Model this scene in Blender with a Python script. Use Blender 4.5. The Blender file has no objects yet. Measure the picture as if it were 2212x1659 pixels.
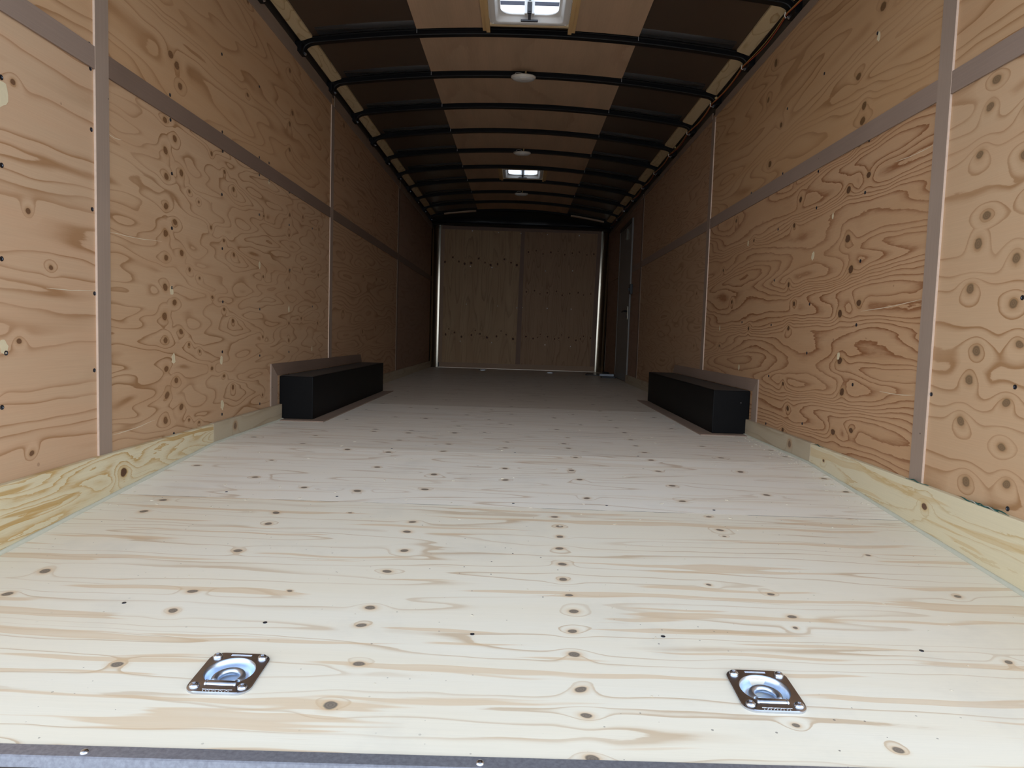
import bpy, bmesh, math, random
from mathutils import Vector, Matrix

C = bpy.context.scene.collection
SC = bpy.context.scene
PI = math.pi
random.seed(7)

# ------------------------------------------------------------------ camera, sky, exposure
FPX, YAW, PITCH, ROLL, CAMH = 1480.0, -0.00759, -0.07051, 0.03175, 0.47214
cy_, sy_, cp_, sp_ = math.cos(YAW), math.sin(YAW), math.cos(PITCH), math.sin(PITCH)
fw = Vector((sy_ * cp_, cy_ * cp_, sp_)); rt0 = Vector((cy_, -sy_, 0)); up0 = rt0.cross(fw)
rt = math.cos(ROLL) * rt0 + math.sin(ROLL) * up0
up = -math.sin(ROLL) * rt0 + math.cos(ROLL) * up0
cam = bpy.data.cameras.new('camera'); camo = bpy.data.objects.new('camera', cam); C.objects.link(camo)
cam.sensor_fit = 'HORIZONTAL'; cam.sensor_width = 36.0; cam.lens = FPX / 2212 * 36
cam.clip_start = 0.02; cam.clip_end = 500
M = Matrix.Identity(4)
for i in range(3):
    M[i][0], M[i][1], M[i][2] = rt[i], up[i], -fw[i]
M[2][3] = CAMH
camo.matrix_world = M
SC.camera = camo

W = bpy.data.worlds.new('overcast_sky'); SC.world = W; W.use_nodes = True
wn, wl = W.node_tree.nodes, W.node_tree.links
bg = wn['Background']
tc = wn.new('ShaderNodeTexCoord'); sx = wn.new('ShaderNodeSeparateXYZ'); rp = wn.new('ShaderNodeValToRGB')
nz = wn.new('ShaderNodeTexNoise'); nz.inputs['Scale'].default_value = 2.2; nz.inputs['Detail'].default_value = 5
wl.new(tc.outputs['Generated'], nz.inputs['Vector'])
ma = wn.new('ShaderNodeMath'); ma.operation = 'MULTIPLY_ADD'; ma.inputs[1].default_value = 0.16
wl.new(nz.outputs['Fac'], ma.inputs[0]); wl.new(tc.outputs['Generated'], sx.inputs[0]); wl.new(sx.outputs['Z'], ma.inputs[2])
# overcast sky: bright hazy band low down, heavy grey cloud overhead
E0 = rp.color_ramp.elements
E0[0].position = 0.0; E0[0].color = (0.80, 0.90, 1.02, 1)
E0[1].position = 1.0; E0[1].color = (0.22, 0.26, 0.33, 1)
for p_, c_ in ((0.30, (0.92, 1.0, 1.10, 1)), (0.60, (0.86, 0.96, 1.08, 1)), (0.84, (0.34, 0.40, 0.48, 1))):
    e_ = E0.new(p_); e_.color = c_
wl.new(ma.outputs[0], rp.inputs[0]); wl.new(rp.outputs[0], bg.inputs['Color'])
bg.inputs['Strength'].default_value = 1.0
vs = SC.view_settings
vs.view_transform = 'Standard'; vs.look = 'None'; vs.gamma = 1.0; vs.use_curve_mapping = False
vs.exposure = 1.68
SC.cycles.max_bounces = 12; SC.cycles.diffuse_bounces = 6; SC.cycles.glossy_bounces = 4

# ------------------------------------------------------------------ dimensions (metres)
XL, XR = -1.232, 1.197            # plywood faces of the two side walls
Y0, YF = 0.9265, 9.57              # rear edge of floor, front wall
SLOPE, YB = 0.0725, 2.722         # the rear of the floor dips toward the opening
SEAM = [2.024, 4.462, 6.900, 9.340]
BOWS = [3.20 + 0.602 * i for i in range(11)]
ZB = 1.2198                       # middle rail height


def fz(y):
    return -max(YB - y, 0) * SLOPE


def zc(y):
    return 2.076 + 0.0068 * (y - 3.82)


def zb(x, y):                     # underside of the roof bows
    return zc(y) - (0.060 + 0.004 * (y - 3.8)) * x * x - (0.007 + 0.002 * (y - 3.5)) * x


# ------------------------------------------------------------------ material helpers
class NT:
    def __init__(s, name):
        s.m = bpy.data.materials.new(name); s.m.use_nodes = True
        s.t = s.m.node_tree; s.n = s.t.nodes; s.l = s.t.links
        s.b = s.n['Principled BSDF']

    def put(s, sock, v):
        if v is None: return
        if isinstance(v, bpy.types.NodeSocket): s.l.new(v, sock)
        else: sock.default_value = v

    def math(s, op, a, b=None, c=None, clamp=False):
        n = s.n.new('ShaderNodeMath'); n.operation = op; n.use_clamp = clamp
        for i, v in enumerate((a, b, c)):
            if v is not None: s.put(n.inputs[i], v)
        return n.outputs[0]

    def vec(s, x, y, z):
        n = s.n.new('ShaderNodeCombineXYZ')
        for i, v in enumerate((x, y, z)): s.put(n.inputs[i], v)
        return n.outputs[0]

    def noise(s, v, scale=1.0, detail=2.0, rough=0.5, col=False):
        n = s.n.new('ShaderNodeTexNoise'); s.put(n.inputs['Vector'], v)
        n.inputs['Scale'].default_value = scale; n.inputs['Detail'].default_value = detail
        n.inputs['Roughness'].default_value = rough
        return n.outputs['Color' if col else 'Fac']

    def voro(s, v, scale=1.0, rand=1.0):
        n = s.n.new('ShaderNodeTexVoronoi'); s.put(n.inputs['Vector'], v); n.inputs['Scale'].default_value = scale
        n.inputs['Randomness'].default_value = rand
        return n.outputs['Distance'], n.outputs['Color']

    def ramp(s, v, stops):
        n = s.n.new('ShaderNodeValToRGB'); r = n.color_ramp
        while len(r.elements) < len(stops): r.elements.new(0.5)
        for e, (p, c) in zip(r.elements, stops):
            e.position = p; e.color = (c, c, c, 1) if not isinstance(c, (tuple, list)) else (*c[:3], 1)
        s.put(n.inputs[0], v)
        return n.outputs[0]

    def mix(s, f, a, b, mode='MIX'):
        n = s.n.new('ShaderNodeMix'); n.data_type = 'RGBA'; n.blend_type = mode
        s.put(n.inputs[0], f)
        for i, v in ((6, a), (7, b)):
            if isinstance(v, (tuple, list)): v = (*v[:3], 1)
            s.put(n.inputs[i], v)
        return n.outputs[2]

    def pos(s):
        g = s.n.new('ShaderNodeNewGeometry'); x = s.n.new('ShaderNodeSeparateXYZ'); s.l.new(g.outputs['Position'], x.inputs[0])
        return g.outputs['Position'], x.outputs


MATS = {}


def plain(name, col, rough=0.5, metal=0.0, var=0.0, scale=20.0, bump=0.0, spec=0.5, trans=0.0):
    """one-colour material with a little procedural mottling"""
    if name in MATS: return MATS[name]
    t = NT(name); p, _ = t.pos()
    n = t.noise(p, scale, 4, 0.6)
    k = t.math('MULTIPLY_ADD', n, 2 * var, 1 - var)
    t.l.new(t.mix(1.0, col, t.vec(k, k, k), 'MULTIPLY'), t.b.inputs['Base Color'])
    t.b.inputs['Roughness'].default_value = rough; t.b.inputs['Metallic'].default_value = metal
    t.b.inputs['Specular IOR Level'].default_value = spec
    if trans: t.b.inputs['Transmission Weight'].default_value = trans
    if bump:
        bn = t.n.new('ShaderNodeBump'); bn.inputs['Strength'].default_value = bump; bn.inputs['Distance'].default_value = 0.002
        t.l.new(n, bn.inputs['Height']); t.l.new(bn.outputs[0], t.b.inputs['Normal'])
    MATS[name] = t.m
    return t.m


def veneer(name, axes, P, seed, warp=8.0, su=2.5, kr=0.6, drift=3.0, light=(0.5, 0.31, 0.17), light2=(0.55, 0.36, 0.2),
           dark=(0.26, 0.12, 0.05), band=0.55, strength=0.8, knots=(), kr_m=0.013, kcol=(0.09, 0.04, 0.015), halo=(0.40, 0.22, 0.10),
           kbump=1.2, fiber=0.07, jag=0.09, pins=0.35, rough=0.55, stain=0.0, lowstr=0.35, vary=3.0, dirt=0.0, det=0.6):
    """rotary-cut plywood face: the growth rings of a log unrolled with period P, so figure and knots repeat"""
    if name in MATS: return MATS[name]
    if not name.startswith('pale_floor'):
        light, light2, dark, halo = [(c[0], c[1] * 1.04, c[2] * 1.09) for c in (light, light2, dark, halo)]
    t = NT(name); p, o = t.pos()
    ix = {'X': 0, 'Y': 1, 'Z': 2}
    U, V = o[ix[axes[0]]], o[ix[axes[1]]]
    # small irregular shift of the coordinates
    wv = t.noise(t.vec(t.math('MULTIPLY', U, 2.0), t.math('MULTIPLY', V, 5.0), seed), 1.5, 2, 0.5, True)
    ws = t.n.new('ShaderNodeSeparateColor'); t.l.new(wv, ws.inputs[0])
    u = t.math('MULTIPLY_ADD', t.math('SUBTRACT', ws.outputs[0], 0.5), 0.05, U)
    v = t.math('MULTIPLY_ADD', t.math('SUBTRACT', ws.outputs[1], 0.5), 0.05, V)
    th = t.math('MULTIPLY', v, 2 * PI / P)
    cs, sn = t.math('COSINE', th), t.math('SINE', th)
    base3 = t.vec(t.math('MULTIPLY_ADD', u, su, seed * 3.7), t.math('MULTIPLY_ADD', cs, kr, seed * 1.3),
                  t.math('ADD', t.math('MULTIPLY', sn, kr), t.math('MULTIPLY', v, 0.25)))
    n1 = t.noise(base3, 1.0, det, 0.4)
    slow = t.noise(t.vec(t.math('MULTIPLY', u, 0.7), t.math('MULTIPLY', v, 1.6), seed + 9.0), 1.0, 1, 0.5)
    F = t.math('MULTIPLY_ADD', n1, warp, t.math('MULTIPLY', v, drift))
    F = t.math('MULTIPLY_ADD', slow, vary, F)
    tooth = t.noise(t.vec(t.math('MULTIPLY', U, 14.0), t.math('MULTIPLY', V, 90.0), seed), 1.0, 3, 0.6)
    F = t.math('MULTIPLY_ADD', tooth, jag, F)
    kn = None
    if knots:
        for (u0, v0, rr) in knots:
            dv = t.math('SUBTRACT', v, v0)
            wr = t.n.new('ShaderNodeMath'); wr.operation = 'WRAP'; t.l.new(dv, wr.inputs[0])
            wr.inputs[1].default_value = P / 2; wr.inputs[2].default_value = -P / 2
            q = t.vec(t.math('MULTIPLY_ADD', u, 0.8 / (rr * kr_m), -u0 * 0.8 / (rr * kr_m)), t.math('MULTIPLY', wr.outputs[0], 1 / (rr * kr_m)), 0.0)
            ln = t.n.new('ShaderNodeVectorMath'); ln.operation = 'LENGTH'; t.l.new(q, ln.inputs[0])
            d = ln.outputs['Value']
            kn = d if kn is None else t.math('MINIMUM', kn, d)
        e = t.math('EXPONENT', t.math('MULTIPLY', t.math('MULTIPLY', kn, kn), -0.12))
        F = t.math('MULTIPLY_ADD', e, -kbump, F)
    fr = t.math('FRACT', F)
    sh = t.ramp(fr, [(0.0, 0.15), (0.02, 0.0), (band, 0.0), (band + (0.95 - band) * 0.55, 0.30), (0.94, 1.0), (0.985, 0.95), (1.0, 0.15)])
    fade = t.ramp(t.noise(t.vec(t.math('MULTIPLY', u, 1.3), t.math('MULTIPLY', v, 4.0), seed + 4), 1.5, 2), [(0.32, lowstr), (0.62, 1.0)])
    big = t.noise(t.vec(t.math('MULTIPLY', u, 0.9), t.math('MULTIPLY', v, 7.0), seed + 2), 1.6, 3, 0.55)
    col = t.mix(t.ramp(big, [(0.3, 0.0), (0.7, 1.0)]), light, light2)
    col = t.mix(t.math('MULTIPLY', t.math('MULTIPLY', sh, fade), strength), col, dark)
    if stain:
        st = t.noise(t.vec(t.math('MULTIPLY', u, 0.8), t.math('MULTIPLY', v, 15.0), seed + 6), 1.7, 2, 0.5)
        col = t.mix(t.math('MULTIPLY', t.ramp(st, [(0.585, 0.0), (0.61, 1.0), (0.75, 0.7)]), stain), col, halo)
    fb = t.noise(t.vec(t.math('MULTIPLY', U, 4.0), t.math('MULTIPLY', V, 320.0), seed), 1.0, 2, 0.6)
    k = t.math('MULTIPLY_ADD', fb, 2 * fiber, 1 - fiber)
    col = t.mix(1.0, col, t.vec(k, k, k), 'MULTIPLY')
    if kn is not None:
        jit = t.math('MULTIPLY_ADD', t.math('SUBTRACT', tooth, 0.5), 0.5, kn)
        col = t.mix(t.ramp(jit, [(0.0, 0.55), (0.17, 0.5), (0.34, 0.0)]) if False else t.ramp(t.math('MULTIPLY', jit, 0.4), [(0.38, 0.75), (0.62, 0.25), (0.95, 0.0)]), col, halo)
        rg = t.math('MULTIPLY_ADD', t.math('SINE', t.math('MULTIPLY', jit, 16.0)), 0.12, 1.0)
        kc = t.mix(1.0, kcol, t.vec(rg, rg, rg), 'MULTIPLY')
        col = t.mix(t.ramp(t.math('MULTIPLY', jit, 0.5), [(0.40, 1.0), (0.52, 0.0)]), col, kc)
    if pins:
        d, c = t.voro(t.vec(t.math('MULTIPLY', U, 8.0), t.math('MULTIPLY', V, 8.0), seed), 1.0)
        cs_ = t.n.new('ShaderNodeSeparateColor'); t.l.new(c, cs_.inputs[0])
        rad = t.math('MULTIPLY', t.ramp(cs_.outputs[0], [(0.45, 0.0), (1.0, 1.0)]), 0.045)
        pm = t.math('LESS_THAN', d, rad)
        col = t.mix(t.math('MULTIPLY', pm, pins), col, kcol)
    if dirt:
        d, c = t.voro(p, 55.0)
        cs_ = t.n.new('ShaderNodeSeparateColor'); t.l.new(c, cs_.inputs[0])
        pm = t.math('LESS_THAN', d, t.math('MULTIPLY', t.ramp(cs_.outputs[1], [(0.66, 0.0), (1.0, 1.0)]), 0.13))
        near = t.ramp(t.noise(p, 1.1, 2), [(0.35, 0.0), (0.6, 1.0)])
        col = t.mix(t.math('MULTIPLY', t.math('MULTIPLY', pm, near), dirt), col, (0.10, 0.09, 0.09))
        sm = t.ramp(t.noise(p, 4.0, 5, 0.65), [(0.55, 0.0), (0.75, 1.0)])
        col = t.mix(t.math('MULTIPLY', sm, 0.18), col, (0.42, 0.42, 0.41))
    t.l.new(col, t.b.inputs['Base Color'])
    t.b.inputs['Roughness'].default_value = rough
    t.b.inputs['Specular IOR Level'].default_value = 0.3
    bn = t.n.new('ShaderNodeBump'); bn.inputs['Strength'].default_value = 0.12; bn.inputs['Distance'].default_value = 0.001
    t.l.new(fb, bn.inputs['Height']); t.l.new(bn.outputs[0], t.b.inputs['Normal'])
    MATS[name] = t.m
    return t.m


def strip_wood(name, col, axis, var=0.12, specks=True):
    """sawn trim strip: fine straight fibres along one axis and small brad holes"""
    if name in MATS: return MATS[name]
    t = NT(name); p, o = t.pos()
    s = [220.0, 220.0, 220.0]; s['XYZ'.index(axis)] = 3.0
    q = t.vec(*[t.math('MULTIPLY', o[i], s[i]) for i in range(3)])
    n = t.noise(q, 1.0, 3, 0.6); g = t.noise(p, 3.0, 3)
    k = t.math('ADD', t.math('MULTIPLY_ADD', n, 2 * var, 1 - var), t.math('MULTIPLY_ADD', g, 0.3, -0.15))
    c = t.mix(1.0, col, t.vec(k, k, k), 'MULTIPLY')
    if specks:
        d, vc = t.voro(p, 14.0); c = t.mix(t.math('LESS_THAN', d, 0.035), c, tuple(x * 0.3 for x in col))
    t.l.new(c, t.b.inputs['Base Color']); t.b.inputs['Roughness'].default_value = 0.6
    t.b.inputs['Specular IOR Level'].default_value = 0.3
    MATS[name] = t.m
    return t.m


# ------------------------------------------------------------------ mesh helpers
def hexa(bm, b, t):
    """b, t: four bottom and four top corners in the same order"""
    v = [bm.verts.new(p) for p in b] + [bm.verts.new(p) for p in t]
    for f in ((3, 2, 1, 0), (4, 5, 6, 7), (0, 1, 5, 4), (1, 2, 6, 5), (2, 3, 7, 6), (3, 0, 4, 7)):
        bm.faces.new([v[i] for i in f])


def box(bm, x0, x1, y0, y1, z0, z1):
    hexa(bm, [(x0, y0, z0), (x1, y0, z0), (x1, y1, z0), (x0, y1, z0)], [(x0, y0, z1), (x1, y0, z1), (x1, y1, z1), (x0, y1, z1)])


def loft(bm, loops, caps=True, closed=True):
    vs_ = [[bm.verts.new(p) for p in L] for L in loops]
    n = len(vs_[0])
    for a, b in zip(vs_, vs_[1:]):
        for i in range(n if closed else n - 1):
            j = (i + 1) % n
            bm.faces.new((a[i], a[j], b[j], b[i]))
    if caps and closed:
        bm.faces.new(list(reversed(vs_[0]))); bm.faces.new(vs_[-1])
    return vs_


def tube(bm, pts, r, n=8):
    pts = [Vector(p) for p in pts]; loops = []
    prev = None
    for i, p in enumerate(pts):
        d = (pts[min(i + 1, len(pts) - 1)] - pts[max(i - 1, 0)]).normalized()
        a = Vector((0, 0, 1)) if abs(d.z) < 0.9 else Vector((1, 0, 0))
        if prev is not None: a = prev
        s = (a - d * a.dot(d)).normalized(); q = d.cross(s); prev = s
        rr = r[i] if isinstance(r, (list, tuple)) else r
        loops.append([p + (s * math.cos(2 * PI * k / n) + q * math.sin(2 * PI * k / n)) * rr for k in range(n)])
    loft(bm, loops)


def lathe(bm, prof, c, ax=(0, 0, 1), n=24, capb=True, capt=True):
    """prof: (radius, height) along axis ax from centre c"""
    ax = Vector(ax).normalized(); a = Vector((0, 0, 1)) if abs(ax.z) < 0.9 else Vector((0, 1, 0))
    s = (a - ax * a.dot(ax)).normalized(); q = ax.cross(s); c = Vector(c)
    loops = [[c + ax * h + (s * math.cos(2 * PI * k / n) + q * math.sin(2 * PI * k / n)) * max(r, 1e-5) for k in range(n)] for r, h in prof]
    v = loft(bm, loops, caps=False)
    if capb: bm.faces.new(list(reversed(v[0])))
    if capt: bm.faces.new(v[-1])


def prism(bm, poly, d):
    d = Vector(d); loft(bm, [[Vector(p) for p in poly], [Vector(p) + d for p in poly]])


def rrect(hx, hy, r, n=6):
    out = []
    for (cx, cy, a0) in ((hx - r, hy - r, 0), (-hx + r, hy - r, 90), (-hx + r, -hy + r, 180), (hx - r, -hy + r, 270)):
        for k in range(n + 1):
            a = math.radians(a0 + 90 * k / n); out.append((cx + r * math.cos(a), cy + r * math.sin(a)))
    return out


def obj(name, bm, mat, parent=None, smooth=False, bevel=0.0, origin=None, crease=40):
    """link a bmesh (in world coordinates) as one object; children sit in their thing's own frame"""
    bmesh.ops.recalc_face_normals(bm, faces=bm.faces)
    off = Vector((0, 0, 0))
    if parent is not None: off = Vector(parent.get('_o', (0, 0, 0)))
    elif origin == 'base' or origin is True:
        xs = [v.co for v in bm.verts]
        off = Vector(((min(c.x for c in xs) + max(c.x for c in xs)) / 2, (min(c.y for c in xs) + max(c.y for c in xs)) / 2, min(c.z for c in xs)))
    for v in bm.verts: v.co -= off
    me = bpy.data.meshes.new(name); bm.to_mesh(me); bm.free()
    if mat is not None: me.materials.append(mat)
    if smooth:
        for p in me.polygons: p.use_smooth = True
        me.set_sharp_from_angle(angle=math.radians(crease))
    o = bpy.data.objects.new(name, me); C.objects.link(o)
    if parent is not None: o.parent = parent
    else: o.location = off
    o['_o'] = tuple(off)
    if bevel:
        md = o.modifiers.new('bevel', 'BEVEL'); md.width = bevel; md.segments = 2; md.limit_method = 'ANGLE'
    return o


def bmn(): return bmesh.new()


def bobj(name, b, mat, parent=None, **k):
    bm = bmn(); box(bm, *b); return obj(name, bm, mat, parent, **k)


def tag(o, label=None, cat=None, group=None, kind=None):
    if label: o['label'] = label
    if cat: o['category'] = cat
    if group: o['group'] = group
    if kind: o['kind'] = kind
    return o


def thing(name, loc, label, cat, group=None):
    o = bpy.data.objects.new(name, None); C.objects.link(o); o.location = loc; o.empty_display_size = 0.05
    o['_o'] = tuple(loc)
    return tag(o, label, cat, group)


def struct(o, label, cat='structure'):
    return tag(o, label, cat, kind='structure')


# ------------------------------------------------------------------ materials
M_BLACK = plain('black_enamelled_steel', (0.005, 0.005, 0.006), 0.36, 0.0, 0.2, 9, spec=0.26)
M_FLANGE = plain('glossy_black_flange', (0.035, 0.035, 0.037), 0.25, 0.0, 0.2, 9, spec=0.6)
M_RAIL = plain('dark_painted_rail', (0.050, 0.041, 0.034), 0.45, 0.0, 0.2, 9)
M_SKIN = plain('dark_brown_roof_skin', (0.075, 0.050, 0.034), 0.32, 0.0, 0.15, 2)
M_ZINC = plain('bright_zinc_plate', (0.60, 0.63, 0.70), 0.27, 1.0, 0.22, 90)
M_ZINCB = plain('sky_tinted_zinc_pan', (0.66, 0.76, 0.90), 0.36, 1.0, 0.05, 40)  # blue tint puts the sky's reflection into the zinc colour
M_GALV = plain('speckled_galvanized_trim', (0.34, 0.35, 0.40), 0.38, 0.6, 0.45, 150)
M_ALU = plain('brushed_aluminium', (0.31, 0.28, 0.225), 0.15, 1.0, 0.1, 30)
M_DOOR = plain('grey_painted_door', (0.20, 0.19, 0.175), 0.45, 0.0, 0.08, 6)
M_WHITE = plain('white_moulded_plastic', (0.78, 0.77, 0.74), 0.35, 0.0, 0.04, 8)
M_LIGHTB = plain('warm_white_lamp_housing', (0.74, 0.70, 0.62), 0.4, 0.0, 0.04, 8)
M_BPLAST = plain('black_plastic', (0.012, 0.012, 0.016), 0.4, 0.0, 0.1, 8)
M_BOX = plain('satin_black_wheel_box', (0.0035, 0.0035, 0.004), 0.5, 0.0, 0.25, 5, spec=0.14)
M_SCREW = plain('dark_screw_steel', (0.10, 0.11, 0.14), 0.35, 1.0, 0.3, 90)
M_PUTTY = plain('pale_wood_filler', (0.66, 0.56, 0.37), 0.8, 0.0, 0.12, 60)
M_SPL = plain('pale_splintered_wood', (0.70, 0.58, 0.42), 0.8, 0.0, 0.1, 60)
M_BEAD = plain('pale_green_sealant', (0.58, 0.575, 0.475), 0.55, 0.0, 0.10, 30)
M_FELT = plain('black_crinkled_liner', (0.012, 0.013, 0.016), 0.45, 0.0, 0.3, 40, bump=1.0)
M_LUAN = veneer('luan_ceiling_panel', 'YX', 3.0, 3.3, warp=1.2, su=0.8, kr=1.6, drift=1.0, light=(0.54, 0.355, 0.225), light2=(0.46, 0.315, 0.20),
                dark=(0.34, 0.215, 0.13), band=0.6, strength=0.45, fiber=0.10, jag=0.15, pins=0.0, lowstr=0.1)
M_BAT = strip_wood('grey_brown_batten_upright', (0.33, 0.245, 0.19), 'Z')
M_TOPB = strip_wood('brown_top_batten', (0.27, 0.195, 0.145), 'Y')
M_BATD = strip_wood('brown_batten_upright', (0.23, 0.155, 0.115), 'Z')
M_BELT = strip_wood('grey_brown_batten_level', (0.29, 0.21, 0.165), 'Y')
M_BELTD = strip_wood('brown_batten_level', (0.20, 0.135, 0.10), 'Y')
M_EDGE = plain('fresh_cut_wood_edge', (0.62, 0.47, 0.37), 0.8, 0, 0.15, 90)
M_STRIPX = strip_wood('grey_brown_floor_strip', (0.30, 0.22, 0.17), 'Y')
FIR = strip_wood('fir_framing', (0.62, 0.42, 0.20), 'Y', 0.15, False)
FIRX = strip_wood('fir_framing_cross', (0.74, 0.58, 0.36), 'X', 0.15, False)

A1, A2, AD = (0.50, 0.300, 0.165), (0.54, 0.345, 0.20), (0.30, 0.135, 0.052)
KW = (0.19, 0.095, 0.042)
lm_knots = [(2.387, 1.169, 1.0), (2.452, 1.120, 1.0), (2.391, 1.067, 1.1), (2.385, 0.984, 1.0), (2.500, 1.018, 1.0),
            (2.560, 0.964, 0.6), (2.640, 0.943, 0.5), (2.749, 1.148, 0.7), (2.861, 1.109, 0.7), (2.950, 1.057, 0.8),
            (3.668, 1.068, 0.8), (3.668, 0.97, 0.7), (3.885, 1.096, 0.7), (3.30, 1.0, 0.6), (4.2, 1.08, 0.7)]
V_LM1 = veneer('plywood_left_middle_lower', 'YZ', 0.283, 1.0, warp=7.5, su=2.6, kr=0.62, drift=1.2, light=A1, light2=A2, dark=(0.27, 0.125, 0.045),
               band=0.68, strength=0.85, knots=lm_knots, kr_m=0.0122, kcol=KW, kbump=1.4, vary=1.2)
V_LM0 = veneer('plywood_left_middle_upper', 'YZ', 0.40, 2.0, warp=8.0, su=1.3, kr=0.55, drift=8.0, light=(0.50, 0.285, 0.14), light2=(0.53, 0.32, 0.17),
               dark=(0.31, 0.145, 0.055), band=0.60, strength=0.8, knots=[(2.36, 1.60, 1), (2.47, 1.78, 1), (2.42, 1.40, 1), (2.50, 1.32, 0.8), (3.1, 1.5, 0.7), (3.65, 1.4, 0.8), (3.7, 1.6, 0.9), (3.66, 1.53, 0.8)],
               kr_m=0.015, kcol=KW, vary=2.0)
V_LR1 = veneer('plywood_left_rear_lower', 'YZ', 0.62, 5.0, warp=6.0, su=0.9, kr=0.9, drift=2.5, light=(0.56, 0.34, 0.20), light2=(0.54, 0.355, 0.215),
               dark=(0.33, 0.16, 0.065), band=0.66, strength=0.85, knots=[(1.72, 0.75, 0.6), (1.60, 0.92, 0.6), (1.80, 0.61, 0.6), (1.68, 1.04, 0.6), (1.45, 0.5, 0.7)], kr_m=0.012, kcol=(0.16, 0.08, 0.04), vary=1.5)
V_LR0 = veneer('plywood_left_rear_upper', 'YZ', 0.70, 6.0, warp=7.0, su=0.8, kr=0.8, drift=3.0, light=(0.52, 0.30, 0.155), light2=(0.54, 0.33, 0.18),
               dark=(0.31, 0.15, 0.06), band=0.50, strength=0.8, vary=2)
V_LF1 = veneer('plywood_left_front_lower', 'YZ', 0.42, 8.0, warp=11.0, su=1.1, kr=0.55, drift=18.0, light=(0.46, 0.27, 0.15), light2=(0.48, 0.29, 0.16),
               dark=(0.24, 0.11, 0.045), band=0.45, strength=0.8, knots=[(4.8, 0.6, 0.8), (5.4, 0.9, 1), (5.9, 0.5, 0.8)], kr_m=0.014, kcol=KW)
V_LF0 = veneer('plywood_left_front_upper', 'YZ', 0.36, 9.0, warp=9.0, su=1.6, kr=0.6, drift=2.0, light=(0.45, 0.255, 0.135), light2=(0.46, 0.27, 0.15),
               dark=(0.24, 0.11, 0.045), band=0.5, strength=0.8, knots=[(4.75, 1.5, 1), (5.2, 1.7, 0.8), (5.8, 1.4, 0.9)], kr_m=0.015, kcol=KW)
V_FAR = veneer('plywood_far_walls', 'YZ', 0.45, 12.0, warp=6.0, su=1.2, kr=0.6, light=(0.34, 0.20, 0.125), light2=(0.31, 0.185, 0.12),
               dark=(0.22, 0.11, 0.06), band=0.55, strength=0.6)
rm_knots = [(2.562, 0.867, 1.1), (2.579, 0.575 + 0.02, 1.0), (2.519, 0.755, 1.0), (3.069, 0.993, 0.8), (3.09, 0.742, 0.7), (3.02, 0.645, 0.8), (2.445, 1.069 - 0.45, 0.9),
            (3.9, 0.7, 0.8), (4.1, 0.9, 0.7), (3.6, 0.55, 0.7)]
V_RM1 = veneer('plywood_right_middle_lower', 'YZ', 0.45, 21.0, warp=17.0, su=0.85, kr=0.5, drift=24.0, light=(0.53, 0.315, 0.17), light2=(0.50, 0.285, 0.145),
               dark=(0.25, 0.095, 0.035), band=0.50, strength=0.92, knots=rm_knots, kr_m=0.014, kcol=(0.12, 0.06, 0.03), kbump=1.6, vary=4.0, lowstr=0.6, jag=0.4)
V_RM0 = veneer('plywood_right_middle_upper', 'YZ', 0.48, 22.0, warp=9.0, su=1.0, kr=0.6, drift=9.0, light=(0.50, 0.285, 0.135), light2=(0.53, 0.315, 0.16),
               dark=(0.30, 0.14, 0.052), band=0.55, strength=0.8, knots=[(2.5, 1.75, 1), (2.42, 1.62, 1), (2.56, 1.45, 1), (2.5, 1.32, 0.9), (3.3, 1.5, 0.8), (3.42, 1.35, 1.0), (3.5, 1.68, 0.8)], kr_m=0.016, kcol=(0.16, 0.085, 0.035))
rr_knots = [(1.806, 1.163, 1.2), (1.829, 1.095, 1.1), (1.846, 0.985, 1.1), (1.685, 0.702 + 0.345, 1.0), (1.683, 0.591 + 0.345, 1.0), (1.657, 0.499 + 0.345, 0.9)]
V_RR1 = veneer('plywood_right_rear_lower', 'YZ', 0.347, 24.0, warp=5.5, su=0.75, kr=0.40, drift=13.0, light=(0.56, 0.345, 0.195), light2=(0.57, 0.37, 0.215),
               dark=(0.33, 0.16, 0.062), band=0.68, strength=0.85, knots=rr_knots, kr_m=0.0118, halo=(0.40, 0.225, 0.105), kcol=(0.225, 0.14, 0.075), kbump=1.6, vary=2.0)
V_RR0 = veneer('plywood_right_rear_upper', 'YZ', 0.6, 25.0, warp=8.0, su=0.9, kr=0.7, drift=4.0, light=(0.52, 0.30, 0.155), light2=(0.54, 0.335, 0.18),
               dark=(0.31, 0.15, 0.058), band=0.5, strength=0.85)
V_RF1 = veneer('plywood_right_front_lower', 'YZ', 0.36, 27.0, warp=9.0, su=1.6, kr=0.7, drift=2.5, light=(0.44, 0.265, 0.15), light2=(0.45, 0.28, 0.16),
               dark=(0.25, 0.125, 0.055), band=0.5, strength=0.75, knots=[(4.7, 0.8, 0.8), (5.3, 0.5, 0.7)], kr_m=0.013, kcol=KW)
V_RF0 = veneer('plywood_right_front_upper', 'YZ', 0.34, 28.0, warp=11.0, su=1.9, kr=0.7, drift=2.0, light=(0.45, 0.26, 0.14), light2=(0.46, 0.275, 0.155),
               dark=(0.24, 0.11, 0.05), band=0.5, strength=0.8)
fk1 = [(.125, 1.117, 1), (.125, 1.218, 1), (.129, 1.309, .9), (.129, 1.384, 1), (.126, 1.463, .9), (.12, 1.551, .9), (-.27, 1.158, 1), (-.28, 1.305, 1), (-.285, 1.382, 1),
       (-.28, 1.043, 1.1), (-.676, 1.134, 1), (-.68, 1.335, .9), (-.68, 1.42, 1), (-.477, 1.44, .6), (.59, 1.40, .9), (.59, 1.51, .8), (.58, 1.352, .5),
       (-1.047, 1.498, 1.1), (-1.047, 1.388, 1.1), (.46, 1.03, .6), (.93, 1.25, .7), (1.02, 1.02, .8)]
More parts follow.
